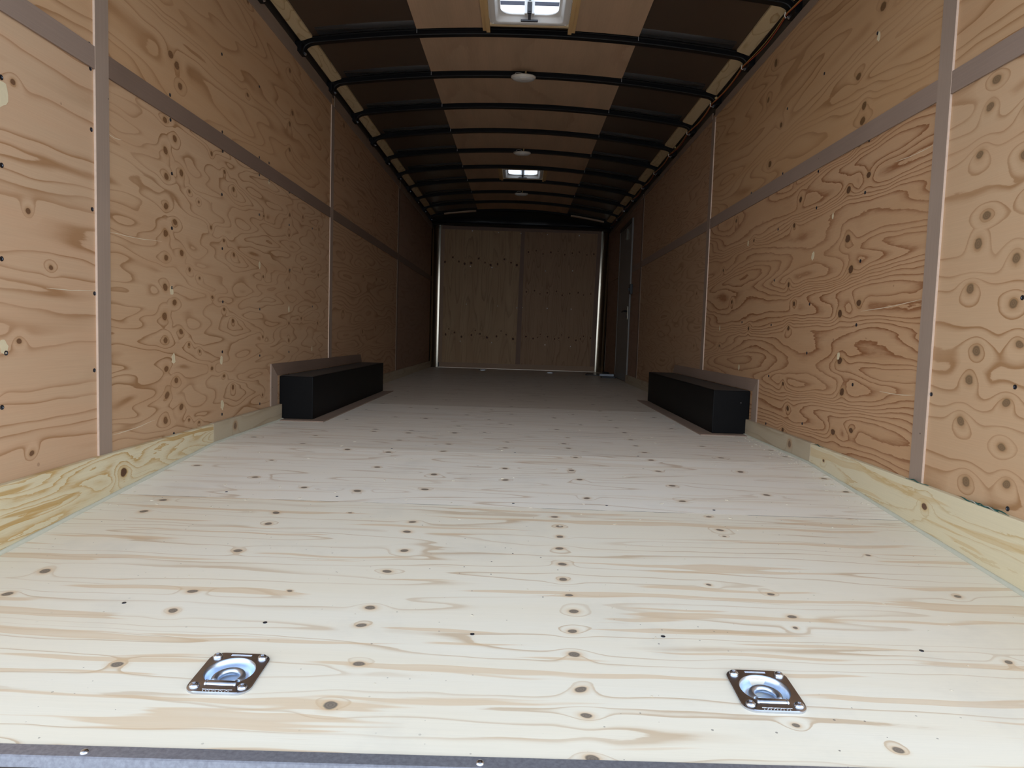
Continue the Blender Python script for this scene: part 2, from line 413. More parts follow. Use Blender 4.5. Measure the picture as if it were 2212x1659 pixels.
fk2 = [(-.033, 2.50, 1), (-.033, 2.343, 1), (-.285, 2.383, 1.1), (-.288, 2.205, 1.1), (-.5, 2.161, 1.1), (-.5, 2.455, 1.1), (-.672, 2.177, 1), (-.878, 2.28, 1), (-.9, 2.5, .8),
       (.21, 2.505, 1), (.22, 2.379, 1), (.24, 2.69, .9), (.545, 2.338, 1.1), (.543, 2.169, 1.1), (.538, 2.52, 1), (.843, 2.265, 1.1), (.843, 2.558, 1), (1.136, 2.34, 1), (1.136, 2.506, 1), (-1.13, 2.4, 1)]
FL = dict(light=(0.85, 0.805, 0.69), light2=(0.84, 0.775, 0.635), kcol=(0.235, 0.195, 0.155), kr_m=0.0090, fiber=0.04, jag=0.08, pins=0.45, rough=0.5)
V_F1 = veneer('pale_floor_plywood_rear', 'XY', 0.515, 31.0, warp=5.5, su=0.62, kr=1.05, drift=6.0, dark=(0.56, 0.41, 0.26), band=0.80, strength=0.75, knots=fk1, kbump=0.9,
              halo=(0.68, 0.49, 0.30), stain=0.6, lowstr=0.25, vary=2.0, dirt=0.9, **FL)
FLB = dict(FL, light=(0.90, 0.865, 0.785), light2=(0.89, 0.84, 0.735))
V_F2 = veneer('pale_floor_plywood_second', 'XY', 0.52, 33.0, warp=6.5, su=0.9, kr=0.9, drift=3.0, dark=(0.56, 0.42, 0.29), band=0.82, strength=0.65, knots=fk2, kbump=1.2,
              halo=(0.66, 0.50, 0.33), stain=0.25, lowstr=0.15, vary=2.0, dirt=0.3, **FLB)
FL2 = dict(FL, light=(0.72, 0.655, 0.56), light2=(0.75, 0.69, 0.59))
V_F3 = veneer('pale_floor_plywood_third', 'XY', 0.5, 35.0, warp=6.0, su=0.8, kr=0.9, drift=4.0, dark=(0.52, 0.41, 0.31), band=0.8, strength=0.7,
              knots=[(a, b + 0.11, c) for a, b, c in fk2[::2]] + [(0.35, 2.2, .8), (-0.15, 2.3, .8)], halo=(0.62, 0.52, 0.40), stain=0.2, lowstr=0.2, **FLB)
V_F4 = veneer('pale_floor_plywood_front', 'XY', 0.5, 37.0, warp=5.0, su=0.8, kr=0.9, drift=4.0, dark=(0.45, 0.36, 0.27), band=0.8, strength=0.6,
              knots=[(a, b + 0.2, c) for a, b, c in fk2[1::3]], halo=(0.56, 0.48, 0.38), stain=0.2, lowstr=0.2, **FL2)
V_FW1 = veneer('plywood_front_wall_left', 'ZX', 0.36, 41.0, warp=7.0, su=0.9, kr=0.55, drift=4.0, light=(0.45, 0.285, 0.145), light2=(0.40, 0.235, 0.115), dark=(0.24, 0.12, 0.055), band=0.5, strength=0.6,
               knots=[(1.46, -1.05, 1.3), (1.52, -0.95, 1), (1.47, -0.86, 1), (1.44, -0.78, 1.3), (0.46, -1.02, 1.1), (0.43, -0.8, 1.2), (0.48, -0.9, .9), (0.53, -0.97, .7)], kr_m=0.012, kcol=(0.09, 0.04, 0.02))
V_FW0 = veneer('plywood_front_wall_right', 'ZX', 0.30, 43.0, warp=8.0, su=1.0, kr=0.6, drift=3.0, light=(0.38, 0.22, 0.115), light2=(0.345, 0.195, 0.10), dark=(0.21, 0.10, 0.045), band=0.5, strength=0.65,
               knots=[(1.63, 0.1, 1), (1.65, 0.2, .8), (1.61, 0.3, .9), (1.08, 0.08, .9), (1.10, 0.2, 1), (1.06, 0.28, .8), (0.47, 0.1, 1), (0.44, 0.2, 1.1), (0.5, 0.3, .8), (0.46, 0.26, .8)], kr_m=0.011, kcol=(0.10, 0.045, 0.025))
V_KICK = veneer('yellow_pine_kick_board', 'YZ', 0.35, 51.0, warp=10.0, su=2.6, kr=0.9, drift=16.0, light=(0.70, 0.60, 0.40), light2=(0.66, 0.55, 0.35), dark=(0.50, 0.29, 0.085), band=0.40, strength=0.9,
                knots=[(2.095, 0.010, 1.2), (2.86, 0.05, 0.9)], kr_m=0.011, kcol=(0.10, 0.045, 0.02), kbump=3.0, halo=(0.50, 0.31, 0.11), stain=0.9, jag=0.9, pins=0, fiber=0.08)
V_KICKR = veneer('yellow_pine_kick_board_right', 'YZ', 0.45, 54.0, warp=5.0, su=1.3, kr=0.7, drift=14.0, light=(0.72, 0.61, 0.40), light2=(0.69, 0.59, 0.40), dark=(0.54, 0.36, 0.15), band=0.7, strength=0.7,
                 knots=[(1.939, 0.024, 1.0), (2.6, 0.04, 0.6)], kr_m=0.011, kcol=(0.14, 0.075, 0.045), kbump=2.0, halo=(0.60, 0.40, 0.17), stain=0.5, jag=0.7, pins=0, fiber=0.06, lowstr=0.2)
V_KICKF = veneer('grey_pine_kick_board', 'YZ', 0.4, 56.0, warp=4.0, su=1.2, kr=0.7, drift=8.0, light=(0.50, 0.41, 0.28), light2=(0.46, 0.37, 0.25), dark=(0.34, 0.24, 0.14), band=0.6, strength=0.7,
                 knots=[(2.93, 0.05, 1.0)], kr_m=0.014, kcol=(0.2, 0.13, 0.08), pins=0)
V_PINE = veneer('pale_pine_block', 'YX', 0.30, 61.0, warp=6.0, su=3.0, kr=0.6, drift=6.0, light=(0.66, 0.49, 0.28), light2=(0.60, 0.44, 0.24), dark=(0.38, 0.22, 0.09), band=0.7, strength=0.75, pins=0.4, jag=0.2)

# ------------------------------------------------------------------ ground outside
bm = bmn(); box(bm, -30, 30, -40, 30, -0.85, -0.75)
struct(obj('ground', bm, plain('grey_gravel_ground', (0.42, 0.41, 0.40), 0.9, 0, 0.2, 12)), 'grey ground outside the trailer opening', 'ground')

# ------------------------------------------------------------------ floor
SKEW = 0.0133
DR = [(-0.472, 1.121), (0.436, 1.125)]


def sheet_grid(bm, xs, ys, thick, hole):
    cells = {}
    vt = {}

    def V(i, j, lo):
        k = (i, j, lo)
        if k not in vt: vt[k] = bm.verts.new((xs[i], ys[j] + (SKEW * xs[i] if ys[j] < 0.93 else 0), fz(ys[j]) - (thick if lo else 0)))
        return vt[k]
    solid = {(i, j) for i in range(len(xs) - 1) for j in range(len(ys) - 1) if (i, j) not in hole}
    for i, j in solid:
        bm.faces.new([V(i, j, 0), V(i + 1, j, 0), V(i + 1, j + 1, 0), V(i, j + 1, 0)])
        bm.faces.new([V(i, j + 1, 1), V(i + 1, j + 1, 1), V(i + 1, j, 1), V(i, j, 1)])
        for (di, dj, a, b) in ((0, -1, (i, j), (i + 1, j)), (0, 1, (i + 1, j + 1), (i, j + 1)), (-1, 0, (i, j + 1), (i, j)), (1, 0, (i + 1, j), (i + 1, j + 1))):
            if (i + di, j + dj) not in solid:
                bm.faces.new([V(*a, 1), V(*b, 1), V(*b, 0), V(*a, 0)])


bm = bmn()
sheet_grid(bm, [XL - 0.06, XR + 0.06], [Y0 - 0.01, YB, YF + 0.1], 0.12, set())
for v in bm.verts: v.co.z -= 0.024
FLOOR = struct(obj('floor', bm, plain('dark_subfloor', (0.05, 0.04, 0.035), 0.8)), 'pale plywood trailer floor in wide cross sheets, rear end dipping to the opening', 'floor')
fl_y = [Y0, 2.052, 3.262, 4.475, 5.69, 6.91, 8.13, YF - 0.005]
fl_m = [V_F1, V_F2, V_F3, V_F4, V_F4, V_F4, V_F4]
SHEETS = []
for k in range(7):
    bm = bmn(); a, b = fl_y[k] + 0.0009, fl_y[k + 1] - 0.0009
    if k == 0:
        h = 0.041
        xs = [XL + 0.001, DR[0][0] - h, DR[0][0] + h, DR[1][0] - h, DR[1][0] + h, XR - 0.001]; ys = [a, DR[0][1] - h, DR[0][1] + h, b]
        sheet_grid(bm, xs, ys, 0.02, {(1, 1), (3, 1)})
    else:
        sheet_grid(bm, [XL + 0.001, XR - 0.001], [a, YB, b] if a < YB < b else [a, b], 0.02, set())
    SHEETS.append(obj('plywood_sheet', bm, fl_m[k], FLOOR))
jt = NT('patchy_dark_joint'); jp, jo = jt.pos()
jn = jt.noise(jt.vec(jt.math('MULTIPLY', jo[0], 3.0), jt.math('MULTIPLY', jo[1], 1.7), 0.0), 1.6, 4, 0.7)
jt.l.new(jt.mix(jt.ramp(jn, [(0.44, 0.0), (0.54, 1.0)]), (0.70, 0.64, 0.54), (0.02, 0.02, 0.022)), jt.b.inputs['Base Color']); jt.b.inputs['Roughness'].default_value = 0.9
M_JOINT = jt.m
for y in fl_y[1:-1]:                                           # dark joints between the sheets
    bm = bmn(); box(bm, XL, XR, y - 0.0010, y + 0.0010, fz(y) - 0.019, fz(y) + 0.0001); obj('sheet_joint', bm, M_JOINT, FLOOR)
# screw heads driven through the floor
for k, x, y in [(0, -0.071, 1.283), (0, -0.478, 1.30), (0, -0.79, 1.36), (0, 0.30, 1.30), (0, 0.79, 1.28), (1, -0.55, 2.10), (1, 0.0, 2.09), (1, 0.29, 2.10), (1, 0.62, 2.09), (1, -0.9, 2.11), (1, 0.0, 2.75), (1, 0.5, 2.76), (1, -0.5, 2.75)]:
    bm = bmn(); lathe(bm, [(0.0045, -0.002), (0.0042, 0.0008), (0.002, 0.0010), (0.0012, 0.0002)], (x, y, fz(y)), n=12)
    obj('screw', bm, M_SCREW, SHEETS[k])

# threshold trim along the rear edge
bm = bmn()
zt = fz(Y0)
prof = [(0.9330, zt + 0.0012), (0.9330, zt + 0.0032), (0.9095, zt + 0.0026), (0.9070, zt + 0.0012), (0.9055, zt - 0.013), (0.9075, zt - 0.0135), (0.9085, zt + 0.0002)]
loft(bm, [[(x, y + SKEW * x + 0.0025, z) for y, z in prof] for x in (XL - 0.02, XR + 0.02)])
TH = struct(obj('trim_1', bm, M_GALV), 'blue-grey metal threshold edging along the rear edge of the floor', 'threshold trim')
for x, y in [(-0.588, 0.919), (-0.035, 0.919), (0.52, 0.919)]:
    y += SKEW * x + 0.0025
    bm = bmn(); lathe(bm, [(0.0062, 0), (0.0058, 0.0016), (0.004, 0.0032), (0.0014, 0.0038)], (x, y, zt + 0.0026), n=16)
    obj('rivet', bm, M_ZINC, TH, smooth=True)
bm = bmn(); hexa(bm, [(XL - 0.06, 0.902, -0.75), (XR + 0.06, 0.935, -0.75), (XR + 0.06, 0.95, -0.75), (XL - 0.06, 0.92, -0.75)], [(XL - 0.06, 0.902, -0.135), (XR + 0.06, 0.935, -0.135), (XR + 0.06, 0.95, -0.135), (XL - 0.06, 0.92, -0.135)])
struct(obj('trim_2', bm, M_RAIL), 'dark rear frame face below the floor edge', 'frame')

# ------------------------------------------------------------------ side walls


def wall_panel(side, y0, y1, z0f, z1f, mat, parent):
    x = XL if side < 0 else XR
    xo = x + side * 0.009
    bm = bmn()
    hexa(bm, [(xo, y0, z0f(y0)), (x, y0, z0f(y0)), (x, y1, z0f(y1)), (xo, y1, z0f(y1))], [(xo, y0, z1f(y0)), (x, y0, z1f(y0)), (x, y1, z1f(y1)), (xo, y1, z1f(y1))])
    return obj('plywood_sheet', bm, mat, parent)


def topz(side, y):
    return 1.966 if side < 0 else 1.934 - 0.005 * (y - 3.0)


WALL = {}; SH = {}
for side, nm in ((-1, 'left'), (1, 'right')):
    x = XL if side < 0 else XR
    bm = bmn(); box(bm, *sorted((x + side * 0.0095, x + side * 0.06)), Y0 - 0.01, YF + 0.1, -0.3, 1.90)
    WALL[side] = struct(obj('wall_' + nm, bm, M_RAIL), f'{nm} wall of the trailer, lined with brown plywood sheets in two rows', 'wall')
    ys = [Y0] + SEAM + [YF]
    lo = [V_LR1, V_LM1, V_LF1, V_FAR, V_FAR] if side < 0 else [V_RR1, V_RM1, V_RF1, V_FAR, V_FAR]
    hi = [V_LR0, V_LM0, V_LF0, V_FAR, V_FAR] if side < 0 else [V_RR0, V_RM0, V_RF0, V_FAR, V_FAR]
    for k in range(5):
        a, b = ys[k] + 0.001, ys[k + 1] - 0.001
        SH[side, k, 0] = wall_panel(side, a, b, lambda y: fz(y) - 0.01, lambda y: ZB - 0.002, lo[k], WALL[side])
        SH[side, k, 1] = wall_panel(side, a, b, lambda y: ZB + 0.002, lambda y: topz(side, y) - 0.02, hi[k], WALL[side])

SCREWS = {-1: [(1.52, 0), ] and None}
L_SCREWS = [(192.5, 95), (195, 148), (2, 167), (197, 280), (3, 357), (199, 452), (3, 559), (367, 205), (368, 259), (371, 375), (371, 493), (479, 117), (480, 285), (481, 327), (479, 420),
            (480, 537), (560, 187), (560, 340), (581, 352), (560, 378), (581, 390), (560, 463.5), (624.6, 486), (624.6, 416), (674.5, 493.6), (204, 634), (203.6, 800), (12.5, 762.6), (4, 880),
            (371, 621.5), (481, 652), (480, 760), (479.4, 895), (375.4, 937), (561, 668), (561, 768), (561, 872), (624, 760), (626, 583), (674.5, 662)]
R_SCREWS = [(1896, 72), (1781, 159), (1701, 234.5), (1878, 303), (1768, 370), (1869, 416), (1764, 449), (1691, 375), (1623, 417), (1681, 495.5), (1858.7, 564), (1749, 657), (1850, 702),
            (1743, 762.6), (1842, 831), (1733, 915), (1654.5, 915), (1660.6, 812), (2209, 643), (2193, 836), (2012, 851.7), (1666, 702), (1603, 696), (1673, 605.6), (2177, 1099)]
L_PUTTY = [(370.7, 628, 1.1), (374.7, 776, 1.2), (478, 778, 1.2), (480, 875, 1.3), (560.6, 572.6, 1), (624, 669, 1.1), (673.5, 753, 1), (7, 748, 1.2), (581, 393, 0.8), (3, 200, 2.2)]
R_PUTTY = [(1898.5, 79, 1), (1756, 553, 1.1), (1616, 527, 1), (1811, 770, 0.9), (1596, 793.6, 1), (1555, 709, 0.9), (1799, 467, 0.7)]


def on_wall(px, py, x):
    """where on a wall plane a detail noted in the photograph lies (measured once; the result is a place on the wall)"""
    d = rt * ((px - 1106) / FPX) - up * ((py - 829.5) / FPX) + fw
    k = x / d.x
    return d.y * k, CAMH + d.z * k


def sheet_at(side, y, z):
    k = sum(1 for s in SEAM if y > s)
    return SH[side, k, 1 if z > ZB else 0]


scr_me = {}
for side, lst in ((-1, L_SCREWS), (1, R_SCREWS)):
    x = XL if side < 0 else XR
    for (px, py) in lst:
        y, z = on_wall(px, py, x)
        o = sheet_at(side, y, z)
        if side not in scr_me:
            bm = bmn(); lathe(bm, [(0.0062, -0.001), (0.0060, 0.0012), (0.0035, 0.0016), (0.0022, 0.0004)], (0, 0, 0), (-side, 0, 0), 14)
            me = bpy.data.meshes.new('screw'); bm.to_mesh(me); bm.free(); me.materials.append(M_SCREW); scr_me[side] = me
        c = bpy.data.objects.new('screw', scr_me[side]); C.objects.link(c); c.parent = o; c.location = (x, y, z)
for side, lst in ((-1, L_PUTTY), (1, R_PUTTY)):
    x = XL if side < 0 else XR
    for (px, py, s) in lst:
        y, z = on_wall(px, py, x)
        pts = []
        for k in range(14):
            a = 2 * PI * k / 14; r = random.uniform(0.7, 1.15) * s
            pts.append((x - side * -0.0002, y + 0.012 * r * math.cos(a), z + 0.017 * r * math.sin(a)))
        bm = bmn(); prism(bm, pts, (-side * 0.0008, 0, 0)); q = obj('filler_patch', bm, M_PUTTY, sheet_at(side, y, z))
        q['label'] = 'pale wood filler patch'
# splintered scratches
for side, (ax, ay), (bx, by) in [(-1, (234, 500), (349, 521)), (-1, (100, 622), (205, 627)), (-1, (240, 940), (335, 906)), (-1, (232, 288), (262, 302)), (1, (1860, 672), (1995, 645)), (1, (1935, 350), (2020, 311)), (1, (1900, 845), (1975, 854))]:
    x = XL if side < 0 else XR
    bm = bmn(); pts = []
    for k in range(7):
        f = k / 6; y, z = on_wall(ax + (bx - ax) * f, ay + (by - ay) * f + 3 * math.sin(f * 3), x)
        pts.append((x - side * 0.0004, y, z + random.uniform(-0.001, 0.001)))
    tube(bm, pts, [0.0003, 0.0011, 0.0014, 0.001, 0.0013, 0.0009, 0.0003], 5)
    obj('splinter_scratch', bm, M_SPL, sheet_at(side, pts[3][1], pts[3][2]))

# battens covering the joints
ntrim = [3]


def trim(bm, mat, label, cat='trim strip', parent=None, **k):
    o = obj('trim_%d' % ntrim[0], bm, mat, parent, **k); ntrim[0] += 1
    return struct(o, label, cat)


HB = 0.0315; TB = 0.006
ordn = ['first', 'second', 'third', 'fourth', 'fifth']
for side, nm in ((-1, 'left'), (1, 'right')):
    x = XL if side < 0 else XR
    xi = x - side * TB
    for k, ys in enumerate(SEAM):
        z0 = 0.075 if not (3.4 < ys < 5.4) else 0.29
        if k == 3: continue
        bm = bmn(); box(bm, *sorted((x, xi)), ys - HB, ys + HB, z0, topz(side, ys) - 0.072 if side < 0 else topz(side, ys) - 0.042)
        o = trim(bm, M_BAT if k < 2 else M_BATD, f'{ordn[k]} upright grey-brown batten from the opening on the {nm} wall')
        bm = bmn(); box(bm, *sorted((x, xi)), ys - HB - 0.0016, ys - HB, z0, topz(side, ys) - 0.075)
        if k > 1:
            bm.free(); continue
        q = obj('cut_edge', bm, M_EDGE, o); q['label'] = 'pale raw cut edge'
    ends = [Y0] + SEAM[:3] + [7.42 if side > 0 else YF - 0.08]
    for k in range(4):
        a = ends[k] + (HB if k else 0); b = ends[k + 1] - (HB if k < 3 else 0)
        bm = bmn(); box(bm, *sorted((x, x - side * 0.0055)), a, b, ZB - HB, ZB + HB)
        trim(bm, M_BELT if (k == 0 or side > 0) else M_BELTD, f'level batten at mid height of the {nm} wall, {ordn[k]} length from the opening')
        bm = bmn(); w = 0.070 if side < 0 else 0.041
        b2 = b if k < 3 else YF - 0.05
        hexa(bm, [(x, a, topz(side, a) - w), (xi, a, topz(side, a) - w), (xi, b2, topz(side, b2) - w), (x, b2, topz(side, b2) - w)],
             [(x, a, topz(side, a)), (xi, a, topz(side, a)), (xi, b2, topz(side, b2)), (x, b2, topz(side, b2))])
        trim(bm, M_TOPB, f'brown top batten of the {nm} wall under the black rail, {ordn[k]} length')
    # steel top rail
    bm = bmn(); box(bm, *sorted((x + side * 0.007, x + side * 0.06)), Y0 - 0.01, YF, 1.85, 2.14)
    trim(bm, M_RAIL, f'dark steel top rail along the {nm} wall', 'steel rail')

# kick boards and sealant
for side, nm in ((-1, 'left'), (1, 'right')):
    x = XL if side < 0 else XR; xi = x - side * 0.019
    ybox = 3.52 if side < 0 else 3.51
    bm = bmn(); zt_ = 0.0795
    hexa(bm, [(x, Y0, fz(Y0)), (xi, Y0, fz(Y0)), (xi, YB, 0), (x, YB, 0)], [(x, Y0, zt_), (xi, Y0, zt_), (xi, YB, zt_), (x, YB, zt_)])
    o = obj('baseboard_' + nm, bm, V_KICK if side < 0 else V_KICKR, bevel=0.002)
    struct(o, f'yellow pine kick board at the foot of the {nm} wall by the opening', 'baseboard')
    bm = bmn(); box(bm, *sorted((x, xi)), YB + 0.001, ybox, 0.0, zt_ + 0.002)
    struct(obj('baseboard_' + nm, bm, V_KICKF, bevel=0.002), f'grey pine kick board between the yellow one and the {nm} wheel box', 'baseboard')
    bm = bmn(); box(bm, *sorted((x, xi)), (5.385 if side < 0 else 5.275), (YF - 0.1 if side < 0 else 7.49), 0.0, 0.085)
    struct(obj('baseboard_' + nm, bm, V_KICKF), f'dim kick board running from the {nm} wheel box toward the front', 'baseboard')
    bm = bmn(); pts = []
    n = 40
    for k in range(n + 1):
        y = Y0 + (ybox - Y0) * k / n; pts.append((xi - side * 0.002, y, fz(y) + 0.002))
    tube(bm, pts, [0.0066 + random.uniform(-0.0010, 0.0010) for _ in pts], 10)
    trim(bm, M_BEAD, f'pale green sealant bead along the {nm} edge of the floor', 'sealant bead', smooth=True)

# ------------------------------------------------------------------ wheel boxes
for side, nm, x0, ya, yb in ((-1, 'left', -1.057, 3.53, 5.379), (1, 'right', 1.0085, 3.511, 5.269)):
    x = XL if side < 0 else XR
    t = thing('wheel_box', ((x + x0) / 2, (ya + yb) / 2, 0), f'long black steel wheel box against the {nm} wall', 'wheel box', 'black wheel boxes')
    bm = bmn(); box(bm, *sorted((x0, x - side * 0.0005)), ya, yb, 0.004, 0.226)
    obj('housing', bm, M_BOX, t, bevel=0.004)
    bm = bmn(); box(bm, *sorted((x0 + side * 0.008, x - side * 0.0035)), ya + 0.02, yb - 0.02, 0.2262, 0.2272)
    q = obj('dusty_lid', bm, plain('dusty_black_lid', (0.045, 0.040, 0.036), 0.6, 0, 0.5, 14), t); q['label'] = 'dusty top of the box'
    if side > 0:
        bm = bmn(); lathe(bm, [(0.003, 0), (0.002, 0.002)], (1.15, ya, 0.165), (0, -1, 0), 10); obj('screw', bm, M_ZINC, t)
    # wall strips framing it
    xi = x - side * 0.007
    bm = bmn(); prism(bm, [(x, 3.396, 0.08), (x, ya - 0.045, 0.08), (x, ya - 0.045, 0.230), (x, 3.396, 0.293)], (-side * 0.007, 0, 0))
    trim(bm, M_BAT, f'short upright strip on the {nm} wall at the near end of the wheel box')
    bm = bmn(); prism(bm, [(x, 3.397, 0.293), (x, ya - 0.045, 0.231), (x, yb - 0.01, 0.231), (x, yb - 0.06, 0.290)], (-side * 0.007, 0, 0))
    trim(bm, M_BELTD if side < 0 else M_BELT, f'level strip on the {nm} wall above the wheel box')
    # floor strips
    xo = x0 - side * 0.074; yn = ya - 0.065
    bm = bmn(); prism(bm, [(x - side * 0.02, yn, 0.0), (xo, yn, 0.0), (x0, ya, 0.0), (x - side * 0.02, ya, 0.0)], (0, 0, 0.005))
    trim(bm, M_STRIPX, f'floor strip across the near end of the {nm} wheel box')
    bm = bmn(); prism(bm, [(xo, yn + 0.001, 0.0), (xo, yb + 0.05, 0.0), (x0, yb - 0.02, 0.0), (x0, ya + 0.001, 0.0)], (0, 0, 0.005))
    trim(bm, M_STRIPX, f'floor strip along the inner side of the {nm} wheel box')

# ------------------------------------------------------------------ recessed tie-down rings


def ring_mesh():
    parts = []
    N = 96
    dense = rrect(0.053, 0.060, 0.022, 24)
    ang = [2 * PI * k / N for k in range(N)]

    def outline(a):                                            # where a ray at angle a leaves the rounded rectangle
        best = None
        for (x1, y1), (x2, y2) in zip(dense, dense[1:] + dense[:1]):
            c1 = math.cos(a) * y1 - math.sin(a) * x1; c2 = math.cos(a) * y2 - math.sin(a) * x2
            if c1 * c2 <= 0 and c1 != c2:
                f = c1 / (c1 - c2); x, y = x1 + f * (x2 - x1), y1 + f * (y2 - y1)
                if x * math.cos(a) + y * math.sin(a) > 0: best = (x, y)
        return best
    outer = [outline(a + 1e-4) for a in ang]

    def circ(r, z, flat=-0.03, oy=0.002):
        out = []
        for a in ang:
            px, py = r * math.cos(a), r * math.sin(a) + oy
            out.append((px, max(py, flat), z))
        return out
    bm = bmn()
    loops = [[(x, y, 0.0002) for x, y in outer], [(x, y, 0.0032) for x, y in outer], [(x * 0.975, y * 0.975, 0.0046) for x, y in outer], circ(0.0415, 0.0046, -0.0395)]
    v = loft(bm, loops, caps=False)
    parts.append(('plate', bm, M_ZINC, True, None))
    bm = bmn()
    loft(bm, [circ(0.0416, 0.0046, -0.0396), circ(0.0400, 0.0036, -0.0385), circ(0.0382, 0.0002, -0.0375), circ(0.0368, -0.006, -0.0365), circ(0.0350, -0.013, -0.034), circ(0.0300, -0.0175, -0.029), circ(0.0200, -0.0195, -0.019), circ(0.004, -0.0200, -0.003)], caps=False)
    bm.faces.new(bm.verts[-N:] if False else list(bm.verts)[-N:])
    parts.append(('recess_pan', bm, M_ZINCB, True, None))
    bm = bmn(); R, r = 0.0225, 0.0066
    lp = []
    for k in range(29):
        a = math.radians(-38 + 256 * k / 28)
        lp.append((R * math.cos(a), R * math.sin(a) - 0.003, -0.006))
    lp = [(R * math.cos(math.radians(-38)) * 0.98, -0.027, -0.001)] + lp + [(-R * math.cos(math.radians(-38)) * 0.98, -0.027, -0.001)]
    tube(bm, lp, r, 12)
    parts.append(('ring', bm, M_ZINCB, True, None))
    bm = bmn(); lathe(bm, [(0.0045, -0.027), (0.0072, -0.026), (0.0078, -0.0245), (0.0078, -0.023), (0.0066, -0.0225), (0.0070, -0.021), (0.0074, 0), (0.0070, 0.021), (0.0066, 0.0225), (0.0078, 0.023), (0.0078, 0.0245), (0.0072, 0.026), (0.0045, 0.027)], (0, -0.0335, 0.0012), (1, 0, 0), 18)
    parts.append(('hinge_sleeve', bm, M_ZINC, True, None))
    for sx_ in (-1, 1):
        for sy in (-1, 1):
            bm = bmn(); lathe(bm, [(0.0078, 0.004), (0.0082, 0.0052), (0.0076, 0.0075), (0.0052, 0.0095), (0.0026, 0.0102), (0.0022, 0.0085)], (0.0395 * sx_, 0.0445 * sy, 0), n=20)
            parts.append(('bolt', bm, M_ZINC, True, None))
    bm = bmn()
    for k in range(9):                                         # worn, illegible stamping near the edge
        xx = -0.021 + k * 0.0052
        box(bm, xx, xx + 0.0012, -0.0565, -0.0535, 0.0044, 0.0051)
        if k % 2: box(bm, xx, xx + 0.0035, -0.0537, -0.0530, 0.0044, 0.0051)
    box(bm, -0.023, 0.026, -0.0520, -0.0514, 0.0044, 0.0051)
    parts.append(('worn_stamping', bm, plain('pale_worn_zinc', (0.75, 0.76, 0.78), 0.5, 1.0), False, None))
    bm = bmn(); box(bm, -0.018, 0.018, 0.0500, 0.0508, 0.0044, 0.0051); box(bm, -0.018, 0.018, 0.0528, 0.0534, 0.0044, 0.0051)
    parts.append(('embossed_bar', bm, M_ZINC, False, None))
    return parts


proto = None
tilt = math.atan(SLOPE)
for i, (x, y, rx, label) in enumerate([(DR[0][0], DR[0][1], tilt, 'shiny recessed tie-down ring plate on the floor at the left of the opening'),
                                       (DR[1][0], DR[1][1], tilt, 'shiny recessed tie-down ring plate on the floor at the right of the opening'),
                                       (-0.468, 9.13, 0, 'far tie-down ring plate at the foot of the left front wall sheet'),
                                       (0.422, 8.98, 0, 'far tie-down ring plate at the foot of the right front wall sheet')]):
    loc = (x, y, fz(y) if i < 2 else 0.0)
    if proto is None:
        proto = thing('tie_down_ring', (0, 0, 0), label, 'tie-down ring', 'floor tie-down rings')
        for nm, bm, m, sm, _ in ring_mesh(): obj(nm, bm, m, proto, smooth=sm)
        t = proto
    else:
        t = proto.copy(); C.objects.link(t); t['label'] = label
        for ch in list(proto.children):
            c = ch.copy(); C.objects.link(c); c.parent = t
    t.location = loc; t.rotation_euler = (rx, 0, 0)
    t['_o'] = loc

# ------------------------------------------------------------------ front wall, corners, header
bm = bmn(); box(bm, XL - 0.06, XR + 0.06, YF + 0.002, YF + 0.08, -0.2, 2.25)
FW = struct(obj('wall_front', bm, M_RAIL), 'front wall with two dark plywood sheets and a middle batten', 'wall')
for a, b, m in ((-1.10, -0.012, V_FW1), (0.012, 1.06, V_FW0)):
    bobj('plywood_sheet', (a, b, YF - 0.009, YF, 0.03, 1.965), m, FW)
M_FWB = strip_wood('front_wall_batten', (0.24, 0.15, 0.105), 'Z'); M_FWX = strip_wood('front_wall_batten_level', (0.36, 0.235, 0.15), 'X')
bm = bmn(); prism(bm, [(-0.036, YF - 0.009, 0.075), (0.030, YF - 0.009, 0.075), (0.040, YF - 0.009, 1.905), (-0.012, YF - 0.009, 1.905)], (0, -0.006, 0)); obj('middle_batten', bm, M_FWB, FW)
bobj('side_batten', (-1.118, -1.065, YF - 0.015, YF - 0.009, 0.07, 1.96), M_FWX, FW)
bm = bmn(); prism(bm, [(1.005, YF - 0.009, 0.05), (1.072, YF - 0.009, 0.05), (1.095, YF - 0.009, 1.95), (1.044, YF - 0.009, 1.95)], (0, -0.006, 0)); obj('side_batten', bm, M_FWB, FW)
bobj('top_batten', (-1.10, 1.08, YF - 0.0155, YF - 0.009, 1.905, 1.975), M_FWB, FW)
bobj('bottom_batten', (-1.10, 1.07, YF - 0.018, YF - 0.009, 0.004, 0.075), M_FWX, FW)
bobj('light_gap_strip', (-1.11, 1.07, YF - 0.024, YF - 0.018, 0.0, 0.006), plain('pale_light_line', (0.8, 0.74, 0.62), 0.4, 0.3), FW)  # added strip, its pale colour stands for the light gap under the wall
